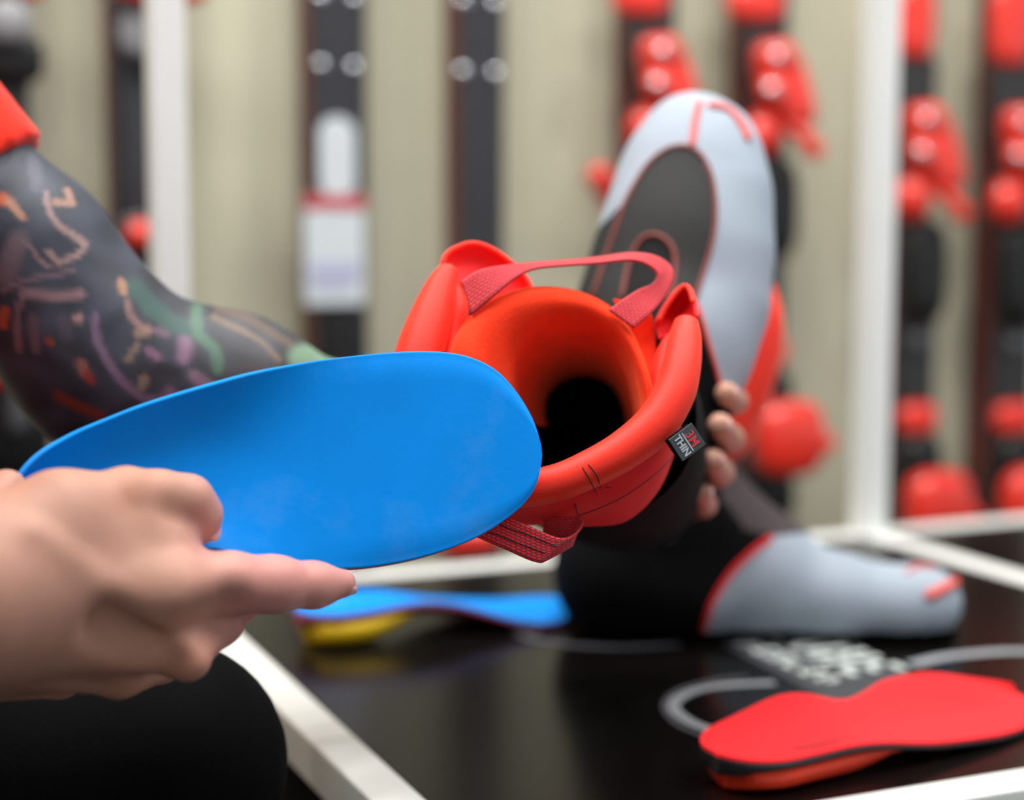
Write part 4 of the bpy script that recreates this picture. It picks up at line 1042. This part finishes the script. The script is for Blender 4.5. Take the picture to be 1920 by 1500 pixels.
# nails
def nail(name, c, fwd, nrm, l, wd):
    fwd = np.asarray(fwd) / np.linalg.norm(fwd); nrm = np.asarray(nrm) - fwd * (np.asarray(nrm) @ fwd); nrm /= np.linalg.norm(nrm); sd = np.cross(fwd, nrm)
    v, f = ball((0, 0, 0), l / 2, wd / 2, .0016, None, 20, .7); v[:, 2] -= (v[:, 1] / wd) ** 2 * .006
    mk(name, v @ np.array([fwd, sd, nrm]) + c, f, M_['nail'], per)
a_, b_ = thumb[-2][0], thumb[-1][0]
nail('thumbnail', b_ + (b_ - a_) * .05 + cR * .0072 - cF * .0015, b_ - a_, cR * .95 - cF * .3 + cU * .1, .0125, .0120)
a_, b_ = index[-2][0], index[-1][0]
nail('fingernail', b_ + cR * .0030 - cU * .0040 - cF * .0010, (b_ - a_), -cU * .9 - cF * .3 + cR * .2, .0095, .0085)
for f_ in lf:
    a_, b_ = f_[-2][0], f_[-1][0]; nail('fingernail', b_ + cR * .0062 - cF * .0040, b_ - a_, cR * .7 - cF * .7, .0095, .0085)
# clothes
hemA = P(-55, 352, 1.005); axA = elbL - shL; axA = axA / np.linalg.norm(axA)
hemR = shR * .5 + elbR * .5; axR = (elbR - shR) / np.linalg.norm(elbR - shR)
def shirt(X):
    d = torso(X, .008)
    sl = np.maximum(cap(X, shL, elbL, .0615, .0560), ((X - hemA.astype(np.float32)) @ axA.astype(np.float32)))
    sr = np.maximum(cap(X, shR, elbR, .064, .060), ((X - hemR.astype(np.float32)) @ axR.astype(np.float32)))
    d = smin(smin(d, sl, .012), sr, .02)
    d = np.maximum(d, .535 - X[..., 2])
    neck = cap(X, np.array([-.47, .84, 1.0]), np.array([-.44, .84, 1.1]), .066, .075)
    return np.maximum(d, -neck)
Vs, Fs = nets(shirt, (-.80, .50, .50), (-.15, 1.18, 1.12), 0.0055); Vs = relax(Vs, Fs, 1)
mk('t_shirt', Vs, Fs, M_['shirt'], per)
def trs(X):
    d = smin(legs(X, .008), torso(X, .004), .03); d = np.maximum(d, X[..., 2] - .57 - .6 * np.maximum(X[..., 0] + .5, 0)); return np.maximum(d, .09 - X[..., 2])
Vs, Fs = nets(trs, (-.80, .58, .07), (-.08, 1.09, .66), 0.008); Vs = relax(Vs, Fs, 1)
mk('trousers', Vs, Fs, M_['trouser'], per)
for ft in (ftL, ftR):
    v, f = ball(ft + np.array([.06, 0, -.012]), .135, .047, .046, None, 24, .75); v[:, 2] = np.maximum(v[:, 2], .002); mk('shoe', v, f, M_['black'], per)
def hair(X):
    d = cap(X, H(-.022, 0, .035), H(.0, 0, .045), .094, .088); return np.maximum(d, ((X - H(.045, 0, .03).astype(np.float32)) @ (hf * .8 - hu * .6).astype(np.float32)))
Vs, Fs = nets(hair, hd - .16, hd + .18, 0.008); mk('hair', Vs, Fs, M_['hair'], per)
for s in (-1, 1):
    v, f = ball(H(.078, s * .032, .008), .012, .012, .012, None, 16); e = mk('eye', v, f, M_['card'], per)
    v, f = ball(H(.0865, s * .032, .008), .005, .005, .005, None, 12); mk('iris', v, f, M_['black'], e)
# stool the person sits on
st = thing('stool', (-.63, .84, 0), 'black round stool under the seated person in black trousers', 'stool')
v, f = cyl((-.63, .84, .338), .17, .05, bev=.012); mk('seat', v, f, M_['black'], st)
for k in range(4):
    a = math.pi / 4 + k * math.pi / 2; dx, dy = math.cos(a), math.sin(a)
    v, f = tube([(-.63 + dx * .11, .84 + dy * .11, .318), (-.63 + dx * .17, .84 + dy * .17, .008)], .012, 8, 10); mk('leg', v, f, M_['steel'], st)
